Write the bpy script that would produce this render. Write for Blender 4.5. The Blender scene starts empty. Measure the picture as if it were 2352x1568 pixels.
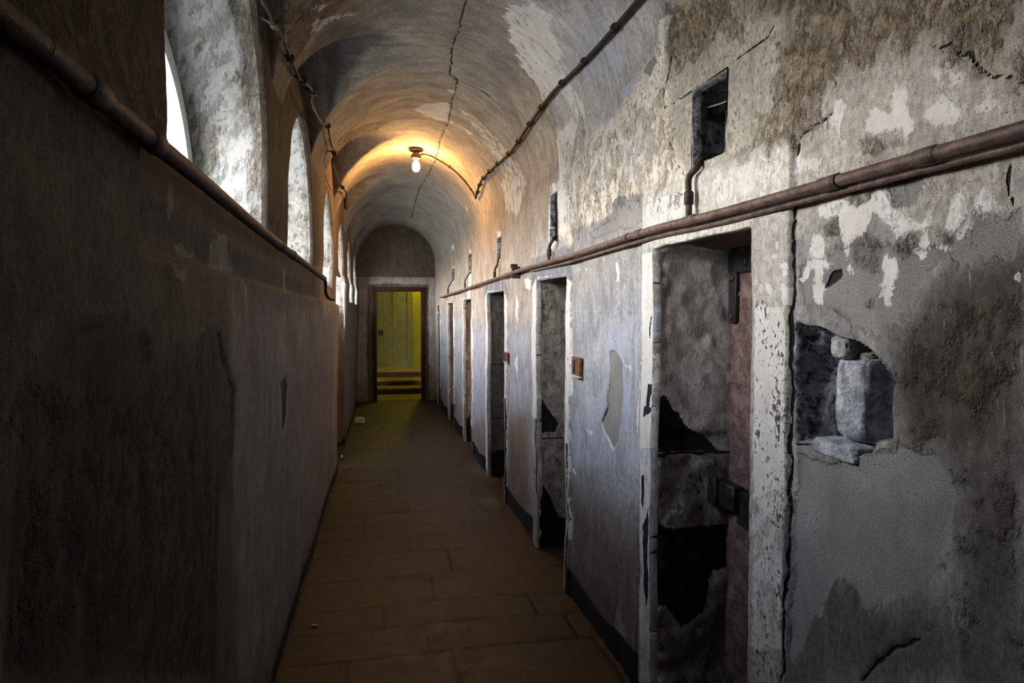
import bpy, math, random
import numpy as np
from mathutils import Matrix, Vector

random.seed(5)
SC = bpy.context.scene
COL = SC.collection

# ------------------------------------------------------------------ camera model (used to measure the walls)
F, CX, CY, EYE = 1568.0, 1176.0, 784.0, 1.55
PITCH = math.atan((784.0 - 715.0) / F)
YAW = math.radians(10.9)
FW = np.array([math.sin(YAW) * math.cos(PITCH), math.cos(YAW) * math.cos(PITCH), -math.sin(PITCH)])
RT = np.array([math.cos(YAW), -math.sin(YAW), 0.0])
UP = np.cross(RT, FW)
CAM = np.array([0.0, 0.0, EYE])
ZS, RISE = 2.38, 0.67          # vault spring height and rise
PHI_LEN = 0.72                 # metres of chart per radian of vault


def xr(s): return 1.045 - 0.0088 * s
def xl(s): return -0.452 + 0.0056 * s
def xlow(s): return -0.466 + 0.0056 * s


def ray(x, y): return FW + RT * (x - CX) / F - UP * (y - CY) / F


def R(x, y, inset=0.0):
    """pixel -> (s, z) on the right wall plane"""
    d = ray(x, y); k = (1.045 - inset) / (d[0] + 0.0088 * d[1]); p = CAM + d * k
    return (p[1], p[2])


def L(x, y, inset=0.0):
    d = ray(x, y); k = (-0.452 + inset) / (d[0] - 0.0056 * d[1]); p = CAM + d * k
    return (p[1], p[2])


def G(x, y, z=0.0):
    d = ray(x, y); k = (z - EYE) / d[2]; return CAM + d * k


def V(x, y):
    """pixel -> chart (s, u) of right wall + vault: u is height on the wall, arc length beyond the spring"""
    s, z = R(x, y)
    if 0 < s and z <= ZS: return (s, z)
    d = ray(x, y); ks = np.linspace(0.3, 16, 6000); P = CAM + ks[:, None] * d
    a = xlow(P[:, 1]); b = xr(P[:, 1]); c = (a + b) / 2; h = (b - a) / 2
    q = (P[:, 0] - c) / h
    zz = ZS + RISE * np.sqrt(np.maximum(0, 1 - np.minimum(1, q * q)))
    i = int(np.argmax((np.abs(q) >= 1) | (P[:, 2] > zz)))
    return (P[i, 1], ZS + PHI_LEN * math.acos(max(-1, min(1, q[i]))))


def Rp(pts): return [R(*p) for p in pts]
def Lp(pts): return [L(*p) for p in pts]
def Vp(pts): return [V(*p) for p in pts]


def crop(pts, sc, ox, oy): return [(x / sc + ox, y / sc + oy) for x, y in pts]


# ------------------------------------------------------------------ numpy noise
def _h(ix, iy, seed):
    n = (ix.astype(np.int64) * 374761393 + iy.astype(np.int64) * 668265263 + seed * 1442695041) & 0xFFFFFFFF
    n = ((n ^ (n >> 13)) * 1274126177) & 0xFFFFFFFF
    return ((n ^ (n >> 16)) & 0xFFFF) / 65535.0


def vn(x, y, seed=0):
    x = np.asarray(x, float); y = np.asarray(y, float)
    ix = np.floor(x); iy = np.floor(y); fx = x - ix; fy = y - iy
    fx = fx * fx * (3 - 2 * fx); fy = fy * fy * (3 - 2 * fy)
    a = _h(ix, iy, seed); b = _h(ix + 1, iy, seed); c = _h(ix, iy + 1, seed); d = _h(ix + 1, iy + 1, seed)
    return (a * (1 - fx) + b * fx) * (1 - fy) + (c * (1 - fx) + d * fx) * fy


def fbm(x, y, seed=0, o=4, g=0.5):
    r = 0; a = 1; t = 0
    for i in range(o):
        r = r + a * vn(np.asarray(x) * 2 ** i + 17.3 * i, np.asarray(y) * 2 ** i + 5.1 * i, seed + i * 7); t += a; a *= g
    return r / t


def sst(a, b, x):
    t = np.clip((x - a) / (b - a), 0, 1); return t * t * (3 - 2 * t)


# ------------------------------------------------------------------ 2D shapes
def sd_poly(s, u, poly, reach=0.4):
    s = np.asarray(s, float); u = np.asarray(u, float)
    out = np.full(s.shape, reach)
    P = np.array(poly)
    lo = P.min(0) - reach; hi = P.max(0) + reach
    m = (s > lo[0]) & (s < hi[0]) & (u > lo[1]) & (u < hi[1])
    if not m.any(): return out
    x = s[m]; y = u[m]; d = np.full(x.shape, 1e9); ins = np.zeros(x.shape, bool)
    n = len(P)
    for i in range(n):
        a = P[i]; b = P[(i + 1) % n]; e = b - a
        t = np.clip(((x - a[0]) * e[0] + (y - a[1]) * e[1]) / (e @ e + 1e-12), 0, 1)
        d = np.minimum(d, np.hypot(x - a[0] - t * e[0], y - a[1] - t * e[1]))
        c = ((a[1] > y) != (b[1] > y))
        with np.errstate(divide='ignore', invalid='ignore'):
            xi = (b[0] - a[0]) * (y - a[1]) / (b[1] - a[1] + 1e-15) + a[0]
        ins ^= c & (x < xi)
    out[m] = np.where(ins, -d, d)
    return out


def sd_line(s, u, pts, reach=0.1):
    s = np.asarray(s, float); u = np.asarray(u, float)
    out = np.full(s.shape, reach); P = np.array(pts)
    lo = P.min(0) - reach; hi = P.max(0) + reach
    m = (s > lo[0]) & (s < hi[0]) & (u > lo[1]) & (u < hi[1])
    if not m.any(): return out
    x = s[m]; y = u[m]; d = np.full(x.shape, reach)
    for a, b in zip(P[:-1], P[1:]):
        e = b - a
        t = np.clip(((x - a[0]) * e[0] + (y - a[1]) * e[1]) / (e @ e + 1e-12), 0, 1)
        d = np.minimum(d, np.hypot(x - a[0] - t * e[0], y - a[1] - t * e[1]))
    out[m] = d
    return out


def sd_box(s, u, s0, s1, u0, u1):
    dx = np.maximum(s0 - s, s - s1); dy = np.maximum(u0 - u, u - u1)
    return np.where((dx > 0) & (dy > 0), np.hypot(np.maximum(dx, 0), np.maximum(dy, 0)), np.maximum(dx, dy))


def sd_arch(s, u, s0, s1, u0, sp, ap):
    """opening with a half-elliptic head: spring sp, apex ap"""
    c = (s0 + s1) / 2; r = (s1 - s0) / 2
    k = np.maximum(u - sp, 0) / (ap - sp)
    rad = np.hypot((s - c) / r, k)
    top = (rad - 1) * min(r, ap - sp)
    box = np.maximum(np.abs(s - c) - r, u0 - u)
    return np.where(u > sp, np.maximum(top, u0 - u), box)


# ------------------------------------------------------------------ mesh helpers
def mesh_from(name, co, faces, mat, parent=None, smooth=True, uv=None, attrs=None, nq=True):
    me = bpy.data.meshes.new(name)
    co = np.asarray(co, np.float32)
    if isinstance(faces, np.ndarray):
        nf, k = faces.shape
        me.vertices.add(len(co)); me.vertices.foreach_set('co', co.ravel())
        me.loops.add(nf * k); me.loops.foreach_set('vertex_index', faces.astype(np.int32).ravel())
        me.polygons.add(nf); me.polygons.foreach_set('loop_start', np.arange(0, nf * k, k, dtype=np.int32))
        me.update(calc_edges=True)
    else:
        me.from_pydata([tuple(map(float, c)) for c in co], [], faces)
        me.update()
    me.polygons.foreach_set('use_smooth', np.full(len(me.polygons), smooth, bool))
    if uv is not None:
        li = np.empty(len(me.loops), np.int32); me.loops.foreach_get('vertex_index', li)
        l = me.uv_layers.new(name='chart')
        l.data.foreach_set('uv', np.asarray(uv, np.float32)[li].ravel())
    for k, a in (attrs or {}).items():
        at = me.attributes.new(k, 'FLOAT_COLOR', 'POINT')
        at.data.foreach_set('color', np.asarray(a, np.float32).ravel())
    me.validate()
    if mat: me.materials.append(mat)
    o = bpy.data.objects.new(name, me); COL.objects.link(o)
    if parent: o.parent = parent
    return o


def tag(o, label=None, cat=None, group=None, kind=None):
    if label: o['label'] = label
    if cat: o['category'] = cat
    if group: o['group'] = group
    if kind: o['kind'] = kind
    return o


def empty(name, loc, label, cat, group=None, kind=None):
    o = bpy.data.objects.new(name, None); COL.objects.link(o); o.location = loc; o.empty_display_size = 0.05
    return tag(o, label, cat, group, kind)


def grid(name, S, U, pos, cutf, mat, attrf, parent=None, flip=False, skirt=None):
    """surface over chart (s,u); cutf = signed distance of openings (None: no opening)"""
    s, u = np.meshgrid(S, U, indexing='ij'); ns, nu = s.shape
    s = s.ravel().copy(); u = u.ravel().copy()
    idx = np.arange(ns * nu).reshape(ns, nu)
    f = np.stack([idx[:-1, :-1], idx[1:, :-1], idx[1:, 1:], idx[:-1, 1:]], -1).reshape(-1, 4)
    if cutf is not None:
        d = cutf(s, u); ins = d < 0
        f = f[~ins[f].all(1)]
        used = np.zeros(len(s), bool); used[f.ravel()] = True
        mv = np.where(ins & used)[0]
        for _ in range(3):
            e = 1e-3; a = s[mv]; b = u[mv]; dd = cutf(a, b)
            gx = (cutf(a + e, b) - cutf(a - e, b)) / (2 * e); gy = (cutf(a, b + e) - cutf(a, b - e)) / (2 * e)
            g2 = np.maximum(gx * gx + gy * gy, 0.2)
            s[mv] = a - dd * gx / g2; u[mv] = b - dd * gy / g2
        remap = np.cumsum(used) - 1
        f = remap[f]; s = s[used]; u = u[used]
    co = pos(s, u); at = attrf(s, u) if attrf else {}; uv = np.stack([s, u], 1)
    if skirt is not None:          # turn the rim of every opening back into the wall
        e = np.concatenate([f[:, [0, 1]], f[:, [1, 2]], f[:, [2, 3]], f[:, [3, 0]]]); n = len(s)
        k = np.minimum(e[:, 0], e[:, 1]).astype(np.int64) * n + np.maximum(e[:, 0], e[:, 1])
        _, fi, cn = np.unique(k, return_index=True, return_counts=True)
        be = e[fi[cn == 1]]; d = np.abs(cutf(s, u)) < .012
        be = be[d[be].all(1)]
        vs = np.unique(be); mp = np.full(n, -1); mp[vs] = n + np.arange(len(vs))
        co = np.vstack([co, co[vs] + np.array(skirt)]); uv = np.vstack([uv, uv[vs] + .05 * np.array([[0.7, 0.3]])])
        at = {q: np.vstack([w, w[vs]]) for q, w in at.items()}
        f = np.vstack([f, np.stack([be[:, 1], be[:, 0], mp[be[:, 0]], mp[be[:, 1]]], 1)])
    if flip: f = f[:, ::-1]
    return mesh_from(name, co, f, mat, parent, True, uv, at)


class MB:
    def __init__(self): self.v = []; self.f = []
    def add(self, v, f):
        o = len(self.v); self.v += [tuple(map(float, p)) for p in v]; self.f += [tuple(i + o for i in q) for q in f]; return self
    def box(self, c, size, rot=None, bev=0.0):
        hx, hy, hz = size[0] / 2, size[1] / 2, size[2] / 2; b = min(bev, hx * .9, hy * .9, hz * .9)
        if b <= 0:
            v = [(x, y, z) for x in (-hx, hx) for y in (-hy, hy) for z in (-hz, hz)]
            f = [(0, 1, 3, 2), (4, 6, 7, 5), (0, 4, 5, 1), (2, 3, 7, 6), (0, 2, 6, 4), (1, 5, 7, 3)]
        else:
            v = []; ring = []
            for z, k in ((-hz, b), (-hz + b, 0), (hz - b, 0), (hz, b)):
                r = []
                for x, y in ((-hx + k, -hy + b), (-hx + b, -hy + k), (hx - b, -hy + k), (hx - k, -hy + b), (hx - k, hy - b), (hx - b, hy - k), (-hx + b, hy - k), (-hx + k, hy - b)):
                    r.append(len(v)); v.append((x, y, z))
                ring.append(r)
            f = [tuple(ring[0][::-1]), tuple(ring[3])]
            for a, c2 in zip(ring[:-1], ring[1:]):
                for i in range(8): f.append((a[i], a[(i + 1) % 8], c2[(i + 1) % 8], c2[i]))
        M = rot if rot is not None else Matrix.Identity(3)
        return self.add([tuple(M @ Vector(p) + Vector(c)) for p in v], f)
    def tube(self, pts, r, seg=12, caps=True, jit=0.0, seed=1):
        P = [Vector(p) for p in pts]; n = len(P); rs = r if hasattr(r, '__len__') else [r] * n
        t0 = (P[1] - P[0]).normalized(); nrm = t0.orthogonal().normalized(); v = []; rnd = random.Random(seed)
        for i in range(n):
            t = (P[min(i + 1, n - 1)] - P[max(i - 1, 0)]).normalized()
            nrm = (nrm - t * nrm.dot(t)).normalized(); bi = t.cross(nrm); k = rs[i] * (1 + jit * (rnd.random() - .5))
            for j in range(seg):
                a = 2 * math.pi * j / seg; v.append(P[i] + nrm * math.cos(a) * k + bi * math.sin(a) * k)
        f = []
        for i in range(n - 1):
            for j in range(seg):
                f.append((i * seg + j, i * seg + (j + 1) % seg, (i + 1) * seg + (j + 1) % seg, (i + 1) * seg + j))
        if caps: f += [tuple(range(seg))[::-1], tuple((n - 1) * seg + j for j in range(seg))]
        return self.add(v, f)
    def lathe(self, prof, c=(0, 0, 0), seg=32):
        v = []; f = []; m = len(prof)
        for i in range(seg):
            a = 2 * math.pi * i / seg
            for r, z in prof: v.append((c[0] + r * math.cos(a), c[1] + r * math.sin(a), c[2] + z))
        for i in range(seg):
            for j in range(m - 1):
                f.append((i * m + j, ((i + 1) % seg) * m + j, ((i + 1) % seg) * m + j + 1, i * m + j + 1))
        return self.add(v, f)
    def dome(self, c, r, axis, seg=10):
        ax = Vector(axis).normalized(); a1 = ax.orthogonal().normalized(); a2 = ax.cross(a1); v = []; f = []
        for k in range(4):
            t = k / 3 * math.pi / 2 * .94
            for j in range(seg):
                b = 2 * math.pi * j / seg
                v.append(Vector(c) + (a1 * math.cos(b) + a2 * math.sin(b)) * r * math.cos(t) + ax * r * .7 * math.sin(t))
        for k in range(3):
            for j in range(seg): f.append((k * seg + j, k * seg + (j + 1) % seg, (k + 1) * seg + (j + 1) % seg, (k + 1) * seg + j))
        f.append(tuple(3 * seg + j for j in range(seg)))
        return self.add(v, f)
    def build(self, name, mat, parent=None, smooth=True):
        o = mesh_from(name, self.v, self.f, mat, None, smooth)
        if smooth:
            try: o.data.set_sharp_from_angle(angle=math.radians(38))
            except Exception: pass
        if parent:
            o.parent = parent; o.matrix_parent_inverse = Matrix.Translation(-parent.location)
        return o


def smooth_path(pts, n=8):
    P = [np.array(p, float) for p in pts]; P = [2 * P[0] - P[1]] + P + [2 * P[-1] - P[-2]]; out = []
    for i in range(1, len(P) - 2):
        for k in range(n):
            t = k / n; a, b, c, d = P[i - 1:i + 3]
            out.append(.5 * ((2 * b) + (-a + c) * t + (2 * a - 5 * b + 4 * c - d) * t * t + (-a + 3 * b - 3 * c + d) * t ** 3))
    out.append(P[-2]); return [tuple(p) for p in out]


# ------------------------------------------------------------------ node helpers
class NT:
    def __init__(self, name):
        self.m = bpy.data.materials.new(name); self.m.use_nodes = True
        self.t = self.m.node_tree; self.t.nodes.clear()
        self.out = self.n('ShaderNodeOutputMaterial')
    def n(self, t, **k):
        x = self.t.nodes.new(t)
        for a, b in k.items(): setattr(x, a, b)
        return x
    def put(self, sock, v):
        if hasattr(v, 'is_linked') or isinstance(v, bpy.types.NodeSocket): self.t.links.new(v, sock)
        else:
            if sock.type == 'RGBA' and len(v) == 3: v = (*v, 1)
            sock.default_value = v
    def math(self, op, a, b=0.0, c=None, clamp=False):
        x = self.n('ShaderNodeMath', operation=op, use_clamp=clamp)
        self.put(x.inputs[0], a); self.put(x.inputs[1], b)
        if c is not None: self.put(x.inputs[2], c)
        return x.outputs[0]
    def mix(self, f, a, b, mode='MIX'):
        x = self.n('ShaderNodeMix', data_type='RGBA', blend_type=mode)
        self.put(x.inputs['Factor'], f); self.put(x.inputs[6], a); self.put(x.inputs[7], b); return x.outputs[2]
    def rng(self, v, a, b, c=0.0, d=1.0, sm=True):
        x = self.n('ShaderNodeMapRange', interpolation_type='SMOOTHSTEP' if sm else 'LINEAR')
        for i, q in enumerate((v, a, b, c, d)): self.put(x.inputs[i], q)
        return x.outputs[0]
    def noise(self, vec, scale, detail=4, rough=.55, dist=0.0, dim='3D'):
        x = self.n('ShaderNodeTexNoise', noise_dimensions=dim)
        if vec is not None: self.t.links.new(vec, x.inputs['Vector'])
        x.inputs['Scale'].default_value = scale; x.inputs['Detail'].default_value = detail
        x.inputs['Roughness'].default_value = rough; x.inputs['Distortion'].default_value = dist
        return x.outputs['Fac']
    def mapv(self, vec, sc):
        x = self.n('ShaderNodeMapping'); self.t.links.new(vec, x.inputs['Vector']); x.inputs['Scale'].default_value = sc
        return x.outputs[0]
    def bsdf(self, col, rough=.8, bump=None, metal=0.0, spec=.3, **k):
        b = self.n('ShaderNodeBsdfPrincipled'); self.put(b.inputs['Base Color'], col); self.put(b.inputs['Roughness'], rough)
        self.put(b.inputs['Metallic'], metal); b.inputs['Specular IOR Level'].default_value = spec
        if bump is not None:
            h, st, di = bump; x = self.n('ShaderNodeBump'); self.put(x.inputs['Height'], h)
            x.inputs['Strength'].default_value = st; x.inputs['Distance'].default_value = di
            self.t.links.new(x.outputs[0], b.inputs['Normal'])
        for q, w in k.items(): self.put(b.inputs[q.replace('_', ' ')], w)
        self.t.links.new(b.outputs[0], self.out.inputs['Surface']); return b


def plaster_material(name, wh=((.60, .57, .52), (.74, .73, .72))):
    """old layered limewash, plaster and stone; layers come from the wall's own attributes:
    base rgb, m1 = white flake / cement / rubble / black paint, m2 = blue wash / dark rock / crack / speckle"""
    t = NT(name)
    uv = t.n('ShaderNodeUVMap', uv_map='chart').outputs[0]
    ab = t.n('ShaderNodeAttribute', attribute_name='base').outputs['Color']
    A1 = t.n('ShaderNodeAttribute', attribute_name='m1'); A2 = t.n('ShaderNodeAttribute', attribute_name='m2')
    s1 = t.n('ShaderNodeSeparateColor'); t.put(s1.inputs[0], A1.outputs['Color'])
    s2 = t.n('ShaderNodeSeparateColor'); t.put(s2.inputs[0], A2.outputs['Color'])
    W, C, Rr, K = s1.outputs[0], s1.outputs[1], s1.outputs[2], A1.outputs['Alpha']
    B, Vn, D, Sp = s2.outputs[0], s2.outputs[1], s2.outputs[2], A2.outputs['Alpha']
    el = t.mapv(uv, (1.0, .55, 1.0)); stv = t.mapv(uv, (1.0, .14, 1.0))
    n_big = t.noise(uv, 2.2, 4, .6)
    n_mid = t.noise(el, 11, 6, .70, .3)
    n_brk = t.noise(el, 22, 5, .68, .4)
    n_fine = t.noise(uv, 300, 2, .65)
    n_f2 = t.noise(t.mapv(uv, (1, .7, 1)), 70, 4, .7)
    n_brk = t.math('ADD', t.math('MULTIPLY', n_brk, .62), t.math('MULTIPLY', n_f2, .38))
    n_strk = t.noise(stv, 34, 4, .65, .15)
    n_strk2 = t.noise(stv, 90, 3, .6)
    n_spk = t.noise(t.mapv(uv, (1, .6, 1)), 75, 3, .65)
    rb = t.mapv(uv, (1.0, .72, 1.0)); n_r1 = t.noise(rb, 15, 6, .76, 0); n_r2 = t.noise(rb, 55, 4, .7)
    obj = t.n('ShaderNodeTexCoord').outputs['Object']
    # base
    v = t.math('MULTIPLY', t.rng(n_mid, .3, .72, .72, 1.22), t.rng(n_strk, .3, .7, .86, 1.12))
    v = t.math('MULTIPLY', v, t.rng(n_big, .3, .7, .85, 1.13))
    v = t.math('MULTIPLY', v, t.rng(n_fine, .36, .64, .74, 1.24))
    v = t.math('MULTIPLY', v, t.rng(n_spk, .36, .64, .80, 1.16))
    col = t.mix(1.0, ab, t.n('ShaderNodeCombineXYZ').outputs[0], 'MULTIPLY')
    cmb = t.n('ShaderNodeCombineXYZ')
    for i in range(3): t.put(cmb.inputs[i], v)
    col = t.mix(1.0, ab, cmb.outputs[0], 'MULTIPLY')
    # pale scratches and thin limewash runs
    scr = t.rng(n_strk2, .6, .68, 0, .28)
    scr = t.math('MULTIPLY', scr, t.rng(n_mid, .42, .6))
    col = t.mix(scr, col, wh[0])

    def layer(m, noise, amp, w):
        k = t.math('MULTIPLY_ADD', t.math('SUBTRACT', noise, .5), amp, m)
        return t.rng(k, .5 - w, .5 + w)
    # every mask is gated so that an empty mask can never break through
    def gated(m, noise, amp, w):
        return t.math('MULTIPLY', layer(m, noise, amp, w), t.rng(m, .02, .12))
    fR = gated(Rr, n_r1, 2.6, .22)
    cr = t.mix(t.rng(t.math('MULTIPLY_ADD', n_r2, .6, t.math('MULTIPLY', n_r1, .4)), .40, .58), (.10, .078, .056), t.mix(1.0, col, (1.05, .98, .88), 'MULTIPLY'))
    cr = t.mix(t.rng(n_r2, .62, .72, 0, .55), cr, (.50, .45, .37))
    col = t.mix(fR, col, cr)
    pits = t.math('MULTIPLY', t.rng(n_r2, .37, .30), t.rng(Rr, .05, .3))
    col = t.mix(pits, col, (.05, .038, .028))
    fC = gated(C, n_brk, 1.6, .05)
    gr = t.rng(n_fine, .36, .66, .66, 1.28)
    gr = t.math('MULTIPLY', gr, t.rng(n_big, .3, .7, .8, 1.15))
    gr = t.math('MULTIPLY', gr, t.rng(n_mid, .3, .7, .85, 1.1))
    cg = t.n('ShaderNodeCombineXYZ')
    for i, q in enumerate((.262, .252, .240)): t.put(cg.inputs[i], t.math('MULTIPLY', gr, q))
    col = t.mix(fC, col, cg.outputs[0])
    fB = gated(B, n_strk, 1.7, .2)
    col = t.mix(t.math('MULTIPLY', t.math('MULTIPLY', fB, .75), t.math('SUBTRACT', 1.0, fC)), col, (.40, .45, .56))
    fW = gated(W, n_brk, 2.3, .06)
    cw = t.mix(t.rng(n_mid, .35, .7), *wh)
    cw = t.mix(t.rng(n_spk, .60, .72, 0, .6), cw, (.25, .22, .19))
    col = t.mix(fW, col, cw)
    # dark speckle on old paint
    fS = t.math('MULTIPLY', t.rng(t.math('MULTIPLY_ADD', n_f2, 1.0, t.math('MULTIPLY', t.math('SUBTRACT', n_mid, .5), .8)), .545, .64), Sp)
    # scattered pinholes over all old plaster
    n_pin = t.noise(t.mapv(uv, (1, .75, 1)), 105, 2, .6)
    pin = t.math('MULTIPLY', t.rng(t.math('MULTIPLY_ADD', n_pin, 1.0, t.math('MULTIPLY', t.math('SUBTRACT', n_mid, .5), .5)), .67, .73), .7)
    col = t.mix(pin, col, (.06, .05, .042))
    col = t.mix(fS, col, (.075, .062, .052))
    fK = gated(K, n_brk, 1.5, .03)
    ck = t.mix(t.rng(n_spk, .55, .75, 0, .25), (.010, .011, .014), (.12, .12, .13))
    col = t.mix(fK, col, ck)
    # dark veined rock
    vor = t.noise(obj, 10, 6, .72, .25); vb = t.noise(obj, 24, 5, .68)
    vein = t.rng(t.math('ABSOLUTE', t.math('SUBTRACT', vor, .5)), .0, .05, 1, 0)
    cv = t.mix(t.rng(vb, .38, .68), (.035, .036, .042), (.42, .43, .46))
    cv = t.mix(t.math('MULTIPLY', vein, .75), cv, (.42, .44, .48))
    col = t.mix(t.rng(Vn, .3, .6), col, cv)
    fD = t.rng(t.math('MULTIPLY_ADD', t.math('SUBTRACT', n_brk, .5), .25, D), .60, .78)
    col = t.mix(fD, col, (.016, .014, .012))
    # relief
    h = t.math('MULTIPLY', fW, .0016)
    h = t.math('MULTIPLY_ADD', fC, -.0035, h)
    rr = t.math('ADD', t.math('MULTIPLY', n_r2, .006), t.math('MULTIPLY', n_r1, .013))
    h = t.math('ADD', h, t.math('MULTIPLY', fR, rr))
    h = t.math('ADD', h, t.math('MULTIPLY', t.rng(Vn, .3, .6), t.math('MULTIPLY', vb, .05)))
    h = t.math('MULTIPLY_ADD', n_fine, .0010, h)
    h = t.math('MULTIPLY_ADD', n_spk, .0016, h)
    h = t.math('MULTIPLY_ADD', n_mid, .0045, h)
    h = t.math('MULTIPLY_ADD', fD, -.008, h)
    t.bsdf(col, .82, (h, .9, 1.0), spec=.22)
    return t.m


def simple(name, c1, c2, scale=20, rough=.6, metal=0.0, bump=.002, spec=.4, stretch=(1, 1, 1), lo=.35, hi=.7):
    t = NT(name); oc = t.mapv(t.n('ShaderNodeTexCoord').outputs['Object'], stretch)
    a = t.noise(oc, scale, 7, .65, .3); b = t.noise(oc, scale * 5, 4, .6)
    f = t.math('MULTIPLY_ADD', t.math('SUBTRACT', b, .5), .5, a)
    t.bsdf(t.mix(t.rng(f, lo, hi), c1, c2), rough, (t.math('ADD', a, t.math('MULTIPLY', b, .4)), .8, bump), metal=metal, spec=spec)
    return t.m


M_PL = plaster_material('old_plaster')
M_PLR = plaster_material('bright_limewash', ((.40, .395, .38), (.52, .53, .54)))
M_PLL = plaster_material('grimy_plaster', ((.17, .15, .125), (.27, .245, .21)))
M_RUST = simple('rusty_painted_iron', (.055, .030, .024), (.17, .105, .085), 26, .55, 0, .004, .35)
M_DARKRUST = simple('dark_iron_pipe', (.022, .012, .010), (.07, .036, .028), 30, .6, 0, .004, .35)
M_IRON = simple('black_iron', (.010, .010, .011), (.045, .04, .04), 30, .5, .3, .003, .4)
M_GAS = simple('dull_iron', (.02, .016, .013), (.075, .06, .045), 40, .6, .2, .003, .35)
M_WIRE = simple('grimy_cable', (.007, .0055, .0045), (.028, .021, .016), 40, .65, 0, .003, .3)
M_DOOR = simple('flaking_red_iron', (.085, .055, .05), (.25, .165, .15), 17, .7, 0, .006, .25)
M_ROCK = simple('blue_grey_limestone', (.22, .235, .26), (.66, .69, .73), 22, .8, 0, .012, .25)
M_ROCK2 = simple('pale_mortar_stone', (.25, .25, .24), (.50, .50, .48), 24, .85, 0, .010, .2)
M_DEBRIS = simple('plaster_crumb', (.35, .33, .26), (.6, .57, .48), 40, .9, 0, .004, .2)
M_ORANGE = simple('bare_rust', (.09, .04, .02), (.27, .14, .075), 45, .85, 0, .004, .2)
M_FRAME = simple('dark_red_timber', (.012, .004, .0035), (.045, .010, .009), 18, .55, 0, .003, .3)
M_YDOOR = simple('yellow_painted_door', (.115, .105, .010), (.155, .142, .014), 9, .5, 0, .002, .35)
M_YWALL = simple('yellow_limewash', (.25, .225, .016), (.33, .30, .025), 12, .8, 0, .004, .2)
M_YSTEP = simple('worn_step', (.22, .17, .05), (.36, .28, .085), 14, .7, 0, .004, .3)
M_RISER = simple('shaded_brown_riser', (.035, .022, .012), (.075, .048, .024), 14, .75, 0, .004, .2)  # brown, darkened so the colour holds the shade on the step fronts
M_WFR = simple('pale_green_window_paint', (.52, .56, .50), (.70, .73, .67), 14, .45, 0, .001, .4)
M_LEDGE = simple('stone_soffit', (.13, .085, .06), (.25, .17, .12), 20, .85, 0, .006, .2)
M_HOLD = simple('brown_lampholder', (.06, .022, .010), (.10, .04, .018), 30, .5, 0, .001, .4)

t = NT('window_glass')
tr_ = t.n('ShaderNodeBsdfTransparent'); tr_.inputs[0].default_value = (.96, .96, .96, 1)
gl = t.n('ShaderNodeBsdfGlossy'); gl.inputs['Roughness'].default_value = .05
mx = t.n('ShaderNodeMixShader'); mx.inputs[0].default_value = .06
t.t.links.new(tr_.outputs[0], mx.inputs[1]); t.t.links.new(gl.outputs[0], mx.inputs[2]); t.t.links.new(mx.outputs[0], t.out.inputs[0])
M_GLASS = t.m
t = NT('lit_bulb')
em = t.n('ShaderNodeEmission'); em.inputs[0].default_value = (1, .50, .145, 1); em.inputs[1].default_value = 620.0
t.t.links.new(em.outputs[0], t.out.inputs[0]); M_BULB = t.m

# floor material: slabs carry their own tone, joints are grooves filled with dirt
t = NT('worn_flagstones')
uv = t.n('ShaderNodeUVMap', uv_map='chart').outputs[0]
ab = t.n('ShaderNodeAttribute', attribute_name='base').outputs['Color']
m1 = t.n('ShaderNodeAttribute', attribute_name='m1'); sp_ = t.n('ShaderNodeSeparateColor'); t.put(sp_.inputs[0], m1.outputs['Color'])
nf = t.noise(uv, 150, 2.5, .7); nm = t.noise(uv, 9, 5, .62); nb = t.noise(uv, 34, 4, .65)
vv = t.math('MULTIPLY', t.rng(nf, .25, .75, .7, 1.3), t.rng(nm, .3, .7, .72, 1.25)); vv = t.math('MULTIPLY', vv, t.rng(nb, .3, .7, .85, 1.15))
cb = t.n('ShaderNodeCombineXYZ')
for i in range(3): t.put(cb.inputs[i], vv)
c = t.mix(1.0, ab, cb.outputs[0], 'MULTIPLY')
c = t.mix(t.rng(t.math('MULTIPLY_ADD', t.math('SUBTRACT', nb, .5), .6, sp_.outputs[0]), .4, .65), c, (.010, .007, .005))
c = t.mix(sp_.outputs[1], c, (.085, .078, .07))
h = t.math('ADD', t.math('MULTIPLY', nf, .0018), t.math('MULTIPLY', nb, .004))
t.bsdf(c, t.rng(nm, .3, .7, .46, .64), (h, .8, 1.0), spec=.38)
M_FLOOR = t.m

# ------------------------------------------------------------------ layout of the corridor
#        s0     s1     top    surround s0, s1, top
DOORS = [(1.738, 2.443, 1.795, 1.575, 2.557, 2.00),
         (3.640, 4.315, 1.752, 3.560, 4.490, 1.905),
         (5.450, 6.290, 1.722, 5.370, 6.450, 1.820),
         (7.390, 8.060, 1.692, 7.320, 8.150, 1.800),
         (9.100, 9.745, 1.672, 9.030, 9.850, 1.780),
         (11.03, 11.52, 1.656, 10.95, 11.62, 1.770)]
NICHES = [(1.917, 2.145, 2.024, 2.281), (3.845, 4.012, 1.965, 2.247), (5.64, 5.83, 1.985, 2.180),
          (7.455, 7.63, 1.965, 2.187), (9.12, 9.285, 1.960, 2.120)]
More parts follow.
